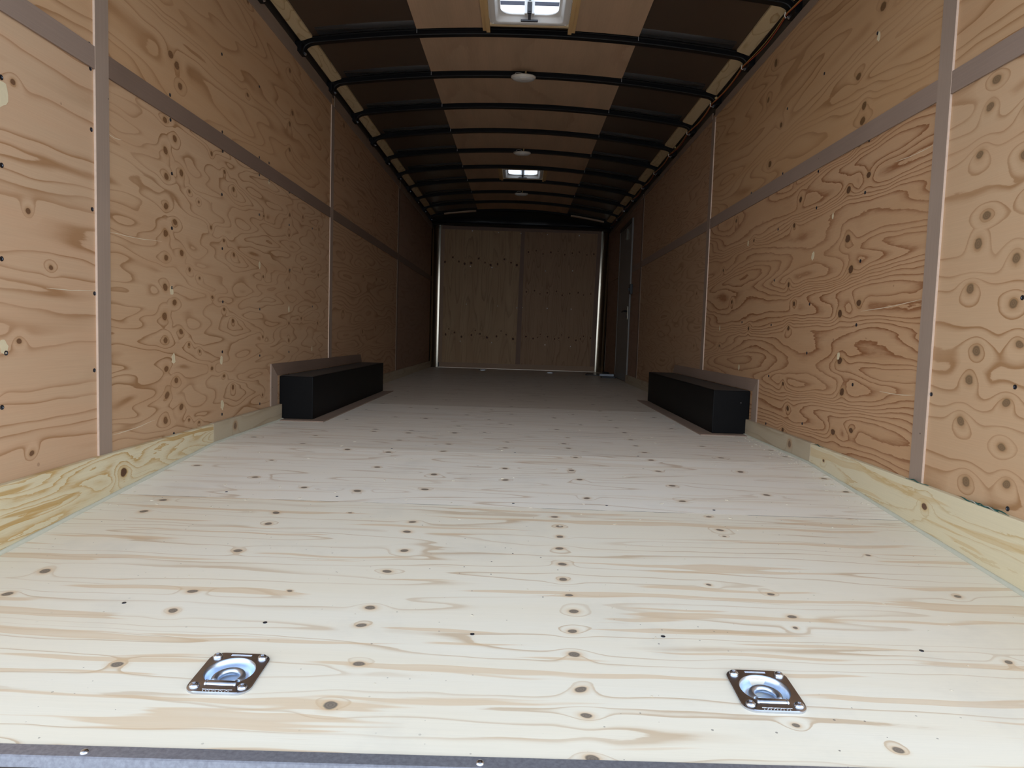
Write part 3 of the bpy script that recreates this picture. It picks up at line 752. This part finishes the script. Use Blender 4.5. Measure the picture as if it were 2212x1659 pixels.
for x, z, r in [(-.685, 1.894, 1), (-.323, 1.883, .8), (-.015, 1.877, .7), (.35, 1.876, .6), (.789, 1.874, 1), (-.699, 1.411, .9), (-.401, 1.402, .9), (.341, 1.377, .7), (.715, 1.39, .8),
                (-.742, .888, .7), (-.307, .875, .7), (-.039, .857, .9), (.037, .866, .5), (.382, .864, .9), (.714, .864, .8), (-.814, .372, .7), (-.376, .365, .8), (.369, .358, 1), (.724, .347, .6)]:
    bm = bmn(); lathe(bm, [(0.0085 * r, 0), (0.0075 * r, 0.003), (0.004 * r, 0.0045)], (x, YF - (0.0155 if abs(x) < 0.04 else 0.009), z), (0, -1, 0), 12)
    obj('rivet', bm, plain('bright_rivet', (0.95, 0.93, 0.9), 0.5), FW, smooth=True)
for side, x, xn, nm in ((-1, XL, -1.118, 'left'), (1, XR, 1.075, 'right')):
    bm = bmn(); r = abs(x - xn) + 0.002; loops = []
    yc = YF - r
    pr = []
    for k in range(13):
        a = PI / 2 * k / 12
        pr.append((xn + side * r * math.sin(a), yc + r * math.cos(a)))
    # a rolled metal cove with a thickness of its own
    back = [(p[0] + side * 0.004 * math.sin(PI / 2 * k / 12), p[1] + 0.004 * math.cos(PI / 2 * k / 12)) for k, p in enumerate(pr)]
    poly = pr + back[::-1]
    lean = 0.02 if side > 0 else 0.0
    loft(bm, [[(px - lean * 0.5, py - 0.012, 0.0) for px, py in poly], [(px + lean, py - 0.012, 1.96) for px, py in poly]])
    trim(bm, M_ALU, f'rolled bright metal corner cove at the {nm} front corner', 'corner post', smooth=True)

# black rolled header over the front wall
bm = bmn(); loops = []
NX = 60
for k in range(NX + 1):
    x = XL - 0.02 + (XR - XL + 0.04) * k / NX
    top = zb(max(-1.12, min(1.12, x)), 9.22) + 0.05
    if abs(x) > 1.05: top -= (abs(x) - 1.05) * 0.35
    wr = 0.010 * math.sin(x * 9.0) + 0.005 * math.sin(x * 23 + 1)
    low = 1.955 - 0.008 * x
    pts = [(x, 9.235, top), (x, 9.30, top - 0.03)]
    for j in range(1, 7):
        f = j / 6; pts.append((x, 9.30 + 0.17 * math.sin(f * PI / 2) + wr * f * (1 - f) * 3, top - 0.03 - (top - 0.03 - low - 0.035) * f))
    pts += [(x, 9.44 + wr, low + 0.008), (x, 9.49 + wr, low - 0.012 + wr * 0.4), (x, YF + 0.001, low - 0.006), (x, YF + 0.001, top)]
    loops.append(pts)
loft(bm, loops)
trim(bm, M_FELT, 'black crinkled liner curving down from the roof onto the front wall', 'front liner', smooth=True)
for nm, xa, xb in (('left', -1.035, -0.615), ('right', 0.636, 1.071)):
    bm = bmn(); y = 9.15
    lp = [[(xa + (xb - xa) * k / 8, y, zb(xa + (xb - xa) * k / 8, y) - 0.006), (xa + (xb - xa) * k / 8, y + 0.05, zb(xa + (xb - xa) * k / 8, y) - 0.006),
           (xa + (xb - xa) * k / 8, y + 0.05, zb(xa + (xb - xa) * k / 8, y) + 0.012), (xa + (xb - xa) * k / 8, y, zb(xa + (xb - xa) * k / 8, y) + 0.012)] for k in range(9)]
    loft(bm, lp)
    tag(obj('wooden_strip', bm, strip_wood('pale_shim', (0.50, 0.36, 0.24), 'X', 0.1, False), origin=True),
        f'thin pale wooden strip by the last roof bow, on the {nm} side', 'wooden strip', 'strips by the front liner')

# ------------------------------------------------------------------ ceiling
VENTS = [(0.002, 3.482), (-0.012, 7.090)]
ROOF_T = 0.036


def roof_strip(bm, x0, x1, y0, y1, dz, th, nx, ny=2):
    loops = []
    for i in range(nx + 1):
        x = x0 + (x1 - x0) * i / nx
        bot = [(x, y0 + (y1 - y0) * j / ny, zb(x, y0 + (y1 - y0) * j / ny) + dz) for j in range(ny + 1)]
        topp = [(p[0], p[1], p[2] + th) for p in bot[::-1]]
        loops.append(bot + topp)
    loft(bm, loops)


bm = bmn()
cuts = [0.90]
for _, vy in VENTS: cuts += [vy - 0.205, vy + 0.205]
cuts.append(YF + 0.08)
for k in range(len(cuts) - 1):
    if k % 2 == 0:
        roof_strip(bm, XL - 0.06, XR + 0.06, cuts[k], cuts[k + 1], ROOF_T, 0.012, 30, 6)
    else:
        vx = VENTS[k // 2][0]
        roof_strip(bm, XL - 0.06, vx - 0.205, cuts[k], cuts[k + 1], ROOF_T, 0.012, 14)
        roof_strip(bm, vx + 0.205, XR + 0.06, cuts[k], cuts[k + 1], ROOF_T, 0.012, 14)
CEIL = struct(obj('ceiling', bm, M_SKIN, smooth=True), 'arched dark brown roof with a lighter plywood band down the middle', 'ceiling')
lux0, lux1 = -0.597, 0.587
edges = [0.95, 1.39, 1.99, 2.60] + BOWS
for k in range(len(edges) - 1):
    a, b = edges[k] + 0.034, edges[k + 1] - 0.036
    v = [w for w in VENTS if a < w[1] < b]
    segs = [(lux0, lux1)] if not v else [(lux0, v[0][0] - 0.245), (v[0][0] + 0.245, lux1)]
    for s0, s1 in segs:
        bm = bmn(); roof_strip(bm, s0, s1, a, b, 0.026, 0.005, 10)
        obj('luan_panel', bm, M_LUAN, CEIL)

# ------------------------------------------------------------------ roof bows
BN = ['the roof bow cut off by the top edge, before the near skylight', 'black roof bow just past the near skylight', 'black roof bow carrying the near dome light',
      'black roof bow next after the near dome light', 'black roof bow next before the middle dome light', 'black roof bow carrying the middle dome light',
      'black roof bow just before the far skylight', 'black roof bow just past the far skylight', 'black roof bow carrying the farthest dome light',
      'black roof bow next after the farthest dome light', 'last black roof bow, against the crinkled front liner']
BN[0] = 'black roof bow nearest the opening, before the near skylight'


def bow_path(y):
    pts = []
    xa, xb = -1.150, 1.122
    eL = (-1.203, zb(-1.15, y) - 0.047); eR = (1.170, zb(1.12, y) - 0.047)
    n = 34
    arch = [(xa + (xb - xa) * k / n, zb(xa + (xb - xa) * k / n, y)) for k in range(n + 1)]

    def bez(p0, p1, p2, m=8):
        return [((1 - t) ** 2 * p0[0] + 2 * t * (1 - t) * p1[0] + t * t * p2[0], (1 - t) ** 2 * p0[1] + 2 * t * (1 - t) * p1[1] + t * t * p2[1]) for t in [j / m for j in range(m + 1)]]
    L = bez(eL, (-1.203, zb(-1.15, y) - 0.008), arch[0]); Rr = bez(arch[-1], (1.170, zb(1.12, y) - 0.008), eR)
    return L[:-1] + arch + Rr[1:], eL, eR


for i, y in enumerate(BOWS):
    path, eL, eR = bow_path(y)
    t = thing('roof_bow', (0, y, zb(0, y)), BN[i], 'roof bow', 'black roof bows')
    # hat-shaped channel swept along the arch
    w, d, c = 0.0215, 0.031, 0.0035
    sec = [(-w, d), (-w, d - 0.004), (-w + 0.002, d - 0.006), (-w + 0.001, c), (-w + c, 0.0), (w - c, 0.0), (w, c), (w, d)]
    loops = []
    for k, (x, z) in enumerate(path):
        a = path[max(k - 1, 0)]; b = path[min(k + 1, len(path) - 1)]
        tx, tz = b[0] - a[0], b[1] - a[1]; L = math.hypot(tx, tz); nx, nz_ = -tz / L, tx / L
        loops.append([(x + nx * h, y + s, z + nz_ * h) for s, h in sec])
    bm = bmn(); loft(bm, loops); obj('channel', bm, M_BLACK, t, smooth=True, crease=22)
    for s0, s1 in ((-1.12, lux0 - 0.002), (lux1 + 0.002, 1.085)):           # rolled flange seen beside the plywood band
        bm = bmn(); lp = []
        for k in range(13):
            x = s0 + (s1 - s0) * k / 12
            f = min(1.0, (1.14 - abs(x)) / 0.25)
            z0 = zb(x, y) + 0.0345
            lp.append([(x, y - 0.0225, z0 - 0.001), (x, y - 0.064, z0 - 0.001), (x, y - 0.069, z0 - 0.006 * f), (x, y - 0.074, z0 - 0.012 * f), (x, y - 0.084, z0 - 0.014 * f), (x, y - 0.106, z0 - 0.008 * f), (x, y - 0.114, z0 + 0.001), (x, y - 0.0225, z0 + 0.001)])
        loft(bm, lp); obj('flange', bm, M_FLANGE, t, smooth=True)
    for sd, e in ((-1, eL), (1, eR)):
        xw = (XL if sd < 0 else XR) + sd * 0.007
        bm = bmn(); box(bm, *sorted((e[0] + sd * 0.002, xw)), y - 0.055, y + 0.028, e[1] - 0.012, e[1] + 0.040); obj('bracket', bm, M_BLACK, t, bevel=0.002)
        bm = bmn(); xb_ = e[0] - sd * -0.001
        lathe(bm, [(0.009, 0.0), (0.009, 0.003), (0.0065, 0.003), (0.0065, 0.009), (0.003, 0.010)], (e[0] + sd * 0.002, y + 0.008, e[1] - 0.004), (-sd, 0, 0), 6)
        obj('bolt', bm, M_ZINC, t)
        xl = lux0 if sd < 0 else lux1
        if 0 < i < 9:
            bm = bmn(); box(bm, xl - 0.0015, xl + 0.0015, y - 0.0235, y - 0.0212, zb(xl, y) + 0.010, zb(xl, y) + 0.031)
            obj('seam_clip', bm, plain('pale_clip', (0.5, 0.5, 0.5), 0.4, 0.5), t)

# wood blocks between bows along both roof edges
NB = ['', 'near-skylight bow', 'near-light bow', 'bow after it', 'bow before the middle light', 'middle-light bow', 'bow before the far skylight',
      'far-skylight bow', 'farthest-light bow', 'next-to-last bow', 'last bow']
BL = ['beside the near skylight', 'between the near skylight and the near dome light', 'first after the near dome light', 'second after the near dome light', 'next before the middle dome light',
      'next after the middle dome light', 'beside the far skylight', 'next before the farthest dome light', 'next after the farthest dome light', 'last at the front end']
for side, nm in ((-1, 'left'), (1, 'right')):
    for k in range(-1 if side > 0 else 0, 10):
        a = BOWS[k] + 0.030 if k >= 0 else 2.66; b = BOWS[k + 1] - 0.030
        xo, xi = (-1.216, -1.154) if side < 0 else (1.178, 1.110)
        bm = bmn(); ref = xi
        bo = [(xo, a, zb(ref, a) + 0.001), (xi, a, zb(ref, a) + 0.022), (xi, b, zb(ref, b) + 0.022), (xo, b, zb(ref, b) + 0.001)]
        hexa(bm, bo, [(p[0], p[1], p[2] + 0.013) for p in bo])
        lab = f'pale pine block over the {nm} wall, {BL[k]}' if k >= 0 else 'pale pine block over the right wall, nearest the opening, before the first bow'
        tag(obj('wood_block', bm, V_PINE, bevel=0.002, origin=True), lab, 'wood block', f'pine blocks along the {nm} roof edge')

# ------------------------------------------------------------------ roof vents


def rr_loop(cx, cy, z, hx, hy, r, n=6):
    return [(cx + a, cy + b, z) for a, b in rrect(hx, hy, r, n)]


LID = NT('translucent_vent_lid'); tr_ = LID.n.new('ShaderNodeBsdfTranslucent'); tr_.inputs[0].default_value = (0.93, 0.95, 0.97, 1)
tp = LID.n.new('ShaderNodeBsdfTransparent'); mx = LID.n.new('ShaderNodeMixShader'); mx.inputs[0].default_value = 0.45
tp.inputs[0].default_value = (0.95, 0.97, 1, 1)
LID.l.new(tr_.outputs[0], mx.inputs[1]); LID.l.new(tp.outputs[0], mx.inputs[2]); LID.l.new(mx.outputs[0], LID.n['Material Output'].inputs['Surface'])
for i, (vx, vy) in enumerate(VENTS):
    z0 = zb(vx, vy) + 0.010
    pos = 'near' if i == 0 else 'far'
    t = thing('roof_vent', (vx, vy, z0), f'{pos} square white roof skylight vent with a black crank handle', 'roof vent', 'roof skylight vents')
    bm = bmn()
    loops = [rr_loop(vx, vy, z0 + 0.010, 0.203, 0.203, 0.03), rr_loop(vx, vy, z0 + 0.001, 0.203, 0.203, 0.03), rr_loop(vx, vy, z0 - 0.002, 0.198, 0.198, 0.028),
             rr_loop(vx, vy, z0 - 0.002, 0.175, 0.175, 0.024), rr_loop(vx, vy, z0 + 0.002, 0.170, 0.170, 0.024), rr_loop(vx, vy, z0 + 0.020, 0.162, 0.162, 0.030), rr_loop(vx, vy, z0 + 0.024, 0.157, 0.157, 0.035)]
    loops += [rr_loop(vx, vy, z0 + 0.027, 0.147, 0.147, 0.060), rr_loop(vx, vy, z0 + 0.031, 0.146, 0.146, 0.060), rr_loop(vx, vy, z0 + 0.042, 0.155, 0.155, 0.05), rr_loop(vx, vy, z0 + 0.044, 0.195, 0.195, 0.03), rr_loop(vx, vy, z0 + 0.012, 0.2035, 0.2035, 0.03)]
    loft(bm, loops, caps=False); obj('frame', bm, M_WHITE, t, smooth=True)
    for sx_ in (-1, 1):
        for sy in (-1, 1):
            bm = bmn(); lathe(bm, [(0.006, 0), (0.005, 0.002), (0.002, 0.003)], (vx + sx_ * 0.187, vy + sy * 0.187, z0 - 0.002), (0, 0, -1), 10); obj('screw', bm, M_WHITE, t)
    # crank housing on the front lip, crank and T handle
    bm = bmn()
    for u0, u1 in ((-0.026, -0.011), (0.011, 0.026)): box(bm, vx + u0, vx + u1, vy + 0.118, vy + 0.150, z0 + 0.020, z0 + 0.082)
    box(bm, vx - 0.026, vx + 0.026, vy + 0.118, vy + 0.150, z0 + 0.078, z0 + 0.088); box(bm, vx - 0.012, vx + 0.012, vy + 0.132, vy + 0.150, z0 + 0.020, z0 + 0.080)
    obj('crank_housing', bm, M_WHITE, t, bevel=0.003)
    bm = bmn(); box(bm, vx - 0.009, vx + 0.009, vy + 0.114, vy + 0.131, z0 + 0.022, z0 + 0.074)
    hexa(bm, [(vx - 0.007, vy + 0.112, z0 + 0.030), (vx + 0.007, vy + 0.112, z0 + 0.030), (vx + 0.007, vy + 0.124, z0 + 0.034), (vx - 0.007, vy + 0.124, z0 + 0.034)],
         [(vx - 0.007, vy + 0.146, z0 - 0.002), (vx + 0.007, vy + 0.146, z0 - 0.002), (vx + 0.007, vy + 0.154, z0 + 0.004), (vx - 0.007, vy + 0.154, z0 + 0.004)]); obj('crank_arm', bm, M_BPLAST, t)
    bm = bmn(); box(bm, vx - 0.044, vx + 0.044, vy + 0.144, vy + 0.156, z0 - 0.006, z0 + 0.004); obj('handle', bm, M_BPLAST, t, bevel=0.002)
    # raised lid, hinged at the rear edge, its skirt and the lifting arm
    zl = z0 + 0.080; ang = math.radians(2.5)

    def L(u, v, h):                                            # lid frame: u across, v from hinge, h up
        return (vx + u, vy - 0.21 + v * math.cos(ang) - h * math.sin(ang), zl + v * math.sin(ang) + h * math.cos(ang))
    bm = bmn(); loft(bm, [[L(-0.21, 0, 0.03), L(0.21, 0, 0.03), L(0.21, 0.44, 0.03), L(-0.21, 0.44, 0.03)], [L(-0.205, 0.005, 0.034), L(0.205, 0.005, 0.034), L(0.205, 0.435, 0.034), L(-0.205, 0.435, 0.034)]]); obj('lid', bm, LID.m, t)
    bm = bmn()
    for (u0, u1, v0, v1) in ((-0.212, 0.212, 0.436, 0.442), (-0.212, 0.212, -0.002, 0.004), (-0.214, -0.208, 0, 0.44), (0.208, 0.214, 0, 0.44)):
        hexa(bm, [L(u0, v0, 0.012), L(u1, v0, 0.012), L(u1, v1, 0.012), L(u0, v1, 0.012)], [L(u0, v0, 0.032), L(u1, v0, 0.032), L(u1, v1, 0.032), L(u0, v1, 0.032)])
    obj('lid_skirt', bm, plain('grey_lid_skirt', (0.06, 0.06, 0.08), 0.5), t)
    bm = bmn(); tube(bm, [(vx, vy + 0.134, z0 + 0.084), L(0, 0.26, 0.028)], 0.009, 8); obj('lift_arm', bm, plain('grey_lift_arm', (0.35, 0.37, 0.42), 0.5), t)
    # fir framing around it
    f = thing('skylight_framing', (vx, vy, z0), f'brown wood boards framing the {pos} skylight', 'wood framing', 'skylight framing')
    ya, yb = BOWS[0 if i == 0 else 6] + 0.023, BOWS[1 if i == 0 else 7] - 0.0225
    for s in (-1, 1):
        for a, b, dz in ((0.206, 0.226, -0.004), (0.227, 0.245, 0.004)):
            bm = bmn(); xs = sorted((vx + s * a, vx + s * b)); box(bm, xs[0], xs[1], ya, yb, z0 + dz + 0.002, z0 + 0.032); obj('side_board', bm, FIR, f)
    for s in (-1, 1):
        bm = bmn(); ys_ = sorted((vy + s * 0.2035, vy + s * 0.222)); box(bm, vx - 0.205, vx + 0.205, ys_[0], ys_[1], z0 - 0.002, z0 + 0.030); obj('cross_board', bm, FIRX, f)

# ------------------------------------------------------------------ dome lights
for i, (k, nm) in enumerate([(2, 'nearest'), (5, 'middle'), (8, 'farthest')]):
    y = BOWS[k] - 0.03; x = -0.023; z = zb(x, y) - 0.010
    t = thing('dome_light', (x, y, z), f'{nm} of the three round white dome lights hanging under the roof', 'dome light', 'round dome lights')
    ax = Vector((0.0, 0.16, -1)).normalized()
    c0 = Vector((x, y - 0.01, z + 0.008))
    bm = bmn(); lathe(bm, [(0.068, 0.0), (0.076, 0.004), (0.077, 0.012), (0.073, 0.018)], c0, ax, 36); obj('housing', bm, M_LIGHTB, t, smooth=True)
    bm = bmn(); lathe(bm, [(0.071, 0.017), (0.066, 0.024), (0.05, 0.030), (0.025, 0.033), (0.004, 0.034)], c0, ax, 36)
    obj('lens', bm, plain('frosted_lens', (0.66, 0.66, 0.64), 0.3, 0, 0.03, 6), t, smooth=True)
    bm = bmn(); prism(bm, [c0 + ax * 0.025 + Vector((a, -0.05 + 0.012 * b, 0)) for a, b in ((-0.018, -1.2), (0.018, -1.2), (0.006, 0.6), (-0.006, 0.6))], ax * 0.012); obj('switch_tab', bm, M_LIGHTB, t)
    bm = bmn(); tube(bm, [(x - 0.055, y - 0.01, z + 0.008), (x - 0.05, y - 0.015, z + 0.020), (x - 0.03, y - 0.012, z + 0.026), (x - 0.008, y - 0.01, z + 0.022), (x + 0.004, y - 0.012, z + 0.010)], 0.0016, 6)
    obj('lead_wire', bm, M_LIGHTB, t, smooth=True)
    bm = bmn(); lathe(bm, [(0.004, 0.0), (0.0055, 0.010), (0.0065, 0.018), (0.003, 0.030), (0.001, 0.034)], (x + 0.012, y - 0.012, z + 0.010), (0.1, 0, 1), 10)
    obj('wire_connector', bm, plain('tan_wire_connector', (0.50, 0.38, 0.18), 0.5), t, smooth=True)

# ------------------------------------------------------------------ wiring along the right roof edge
t = thing('roof_wiring', (1.17, 5.5, 1.94), 'red and tan electrical wires strung along the right roof edge', 'wiring')
for nm, col, dx, ph, sag in (('red_wire', (0.45, 0.06, 0.02), 0.0, 0.0, 0.011), ('tan_wire', (0.40, 0.25, 0.07), -0.005, 1.7, 0.005)):
    bm = bmn(); pts = []
    ys = [2.62] + [b for b in BOWS]
    for k in range(len(ys) - 1):
        for j in range(8):
            f = j / 8; y = ys[k] + (ys[k + 1] - ys[k]) * f
            pts.append((1.160 + dx + 0.014 * math.sin(f * PI), y, zb(1.12, y) - 0.038 - sag * math.sin(f * PI) * (0.6 + 0.4 * math.sin(k * 2.1 + ph))))
    tube(bm, pts, 0.0021, 6); obj(nm, bm, plain(nm + '_insulation', col, 0.45), t, smooth=True)
for k in range(0, 9):
    y = BOWS[k]
    bm = bmn(); tube(bm, [(1.152, y + 0.004, zb(1.12, y) - 0.030), (1.152, y + 0.012, zb(1.12, y) - 0.044), (1.160, y + 0.018, zb(1.12, y) - 0.05)], 0.0024, 6); obj('cable_tie', bm, M_LIGHTB, t)
for y in (4.30, 5.40):
    bm = bmn(); lathe(bm, [(0.005, -0.010), (0.007, -0.006), (0.007, 0.006), (0.004, 0.012)], (1.155, y, zb(1.12, y) - 0.036), (0, 1, 0.2), 10); obj('splice_connector', bm, plain('tan_wire_connector', (0.5, 0.38, 0.18), 0.5), t)

# ------------------------------------------------------------------ side door, switch, threshold bits
xd = XR
bm = bmn(); box(bm, xd - 0.012, xd - 0.0005, 7.50, 8.34, 0.006, 1.735)
D = struct(obj('door_1', bm, M_DOOR, bevel=0.002), 'grey side door at the front end of the right wall', 'door')
for b in ((7.470, 7.499, 0.004, 1.775), (8.341, 8.372, 0.004, 1.775)):
    bobj('frame', (xd - 0.016, xd - 0.0005, b[0], b[1], b[2], b[3]), M_DOOR, D)
bobj('frame', (xd - 0.020, xd - 0.0005, 7.499, 8.341, 1.737, 1.775), M_RAIL, D)
bobj('latch_plate', (xd - 0.018, xd - 0.012, 7.56, 7.60, 0.69, 0.83), M_ALU, D)
bm = bmn(); tube(bm, [(xd - 0.018, 7.58, 0.78), (xd - 0.05, 7.58, 0.78), (xd - 0.055, 7.60, 0.78), (xd - 0.055, 7.70, 0.775)], 0.009, 8); obj('handle', bm, M_BPLAST, D, smooth=True)
bm = bmn(); lathe(bm, [(0.012, 0), (0.011, 0.008), (0.003, 0.009)], (xd - 0.018, 7.58, 0.72), (-1, 0, 0), 14); obj('lock', bm, M_BPLAST, D)
bobj('grab_bar', (xd - 0.03, xd - 0.012, 7.755, 7.775, 1.58, 1.70), M_ALU, D)
t = thing('light_switch', (xd, 7.40, 1.0), 'black switch box on the right wall beside the side door', 'light switch')
bobj('box', (xd - 0.03, xd - 0.0005, 7.36, 7.44, 0.955, 1.06), M_BPLAST, t, bevel=0.004)
bobj('toggle', (xd - 0.042, xd - 0.03, 7.39, 7.41, 0.99, 1.02), M_BPLAST, t, bevel=0.002)
# metal bracket and dark mat on the floor by the door
t = thing('floor_bracket', (1.09, 8.28, 0), 'grey metal bracket with a black knob on the floor beside the side door', 'metal bracket')
bobj('bar', (0.985, 1.16, 8.24, 8.30, 0.018, 0.048), plain('blue_grey_metal', (0.22, 0.24, 0.27), 0.4, 0.6), t, bevel=0.004)
bobj('foot', (1.01, 1.175, 8.20, 8.34, 0.0, 0.018), M_BPLAST, t, bevel=0.003)
bm = bmn(); lathe(bm, [(0.045, 0.0), (0.05, 0.012), (0.04, 0.03), (0.015, 0.037)], (1.08, 8.40, 0.03), n=20); lathe(bm, [(0.02, 0), (0.02, 0.031)], (1.08, 8.40, 0), n=12); obj('knob', bm, M_BPLAST, t, smooth=True)
bm = bmn(); prism(bm, [(0.86, 8.66, 0), (1.15, 8.62, 0), (1.165, 9.05, 0), (0.93, 9.12, 0), (0.875, 8.85, 0)], (0, 0, 0.010))
tag(obj('floor_mat', bm, M_BPLAST, origin=True, bevel=0.003), 'flat black mat with a shiny edge on the floor in the right front corner', 'mat')

# ------------------------------------------------------------------ green twine tucked behind the right kick board
t = thing('green_twine', (XR - 0.012, 1.9, 0.08), 'frayed green and white twine along the top of the right kick board', 'twine')
for (a, b), col, nm, ph in [((1.62, 1.81), (0.02, 0.10, 0.085), 'green_strand', 0), ((1.66, 1.78), (0.42, 0.42, 0.36), 'pale_strand', PI), ((1.95, 2.06), (0.02, 0.10, 0.085), 'green_strand', 1), ((2.63, 2.71), (0.03, 0.09, 0.08), 'green_strand', 2), ((1.655, 1.75), (0.025, 0.12, 0.10), 'green_strand', 4)]:
    bm = bmn(); pts = []
    n = 60
    for k in range(n + 1):
        y = a + (b - a) * k / n; an = 2 * PI * y / 0.075 + ph + 0.6 * math.sin(y * 40)
        pts.append((XR - 0.011 + 0.0028 * math.sin(an), y, 0.0812 + 0.0022 * math.cos(an)))
    tube(bm, pts, [0.0016 * min(1, 8 * f / n + 0.2, 8 * (n - f) / n + 0.2) for f in range(n + 1)], 6); obj(nm, bm, plain(nm, col, 0.7), t, smooth=True)

# ------------------------------------------------------------------ sawdust and chips on the floor
bm = bmn()
for k in range(300):
    r = random.random()
    if r < 0.35:
        y = random.uniform(2.2, 3.5); x = XR - 0.022 - abs(random.gauss(0, 0.05))
    elif r < 0.5:
        y = random.uniform(1.9, 2.2); x = random.uniform(XL + 0.05, XR - 0.05)
    else:
        y = random.uniform(1.0, 4.5); x = random.uniform(XL + 0.04, XR - 0.04)
    s = random.uniform(0.0005, 0.0012 if y < 1.9 else 0.0024); a = random.uniform(0, PI); z = fz(y) + 0.0004
    ca, sa = math.cos(a), math.sin(a); l = s * random.uniform(1.0, 3.0)
    b = [(x + u * ca - w * sa, y + u * sa + w * ca, z) for u, w in ((-l, -s), (l, -s), (l, s), (-l, s))]
    hexa(bm, b, [(p[0], p[1], p[2] + s * 0.7) for p in b])
tag(obj('sawdust', bm, plain('pale_sawdust', (0.66, 0.60, 0.49), 0.9, 0, 0.2, 200)), 'pale sawdust and wood chips scattered on the floor', 'sawdust', kind='stuff')

for o in bpy.data.objects:
    if '_o' in o: del o['_o']
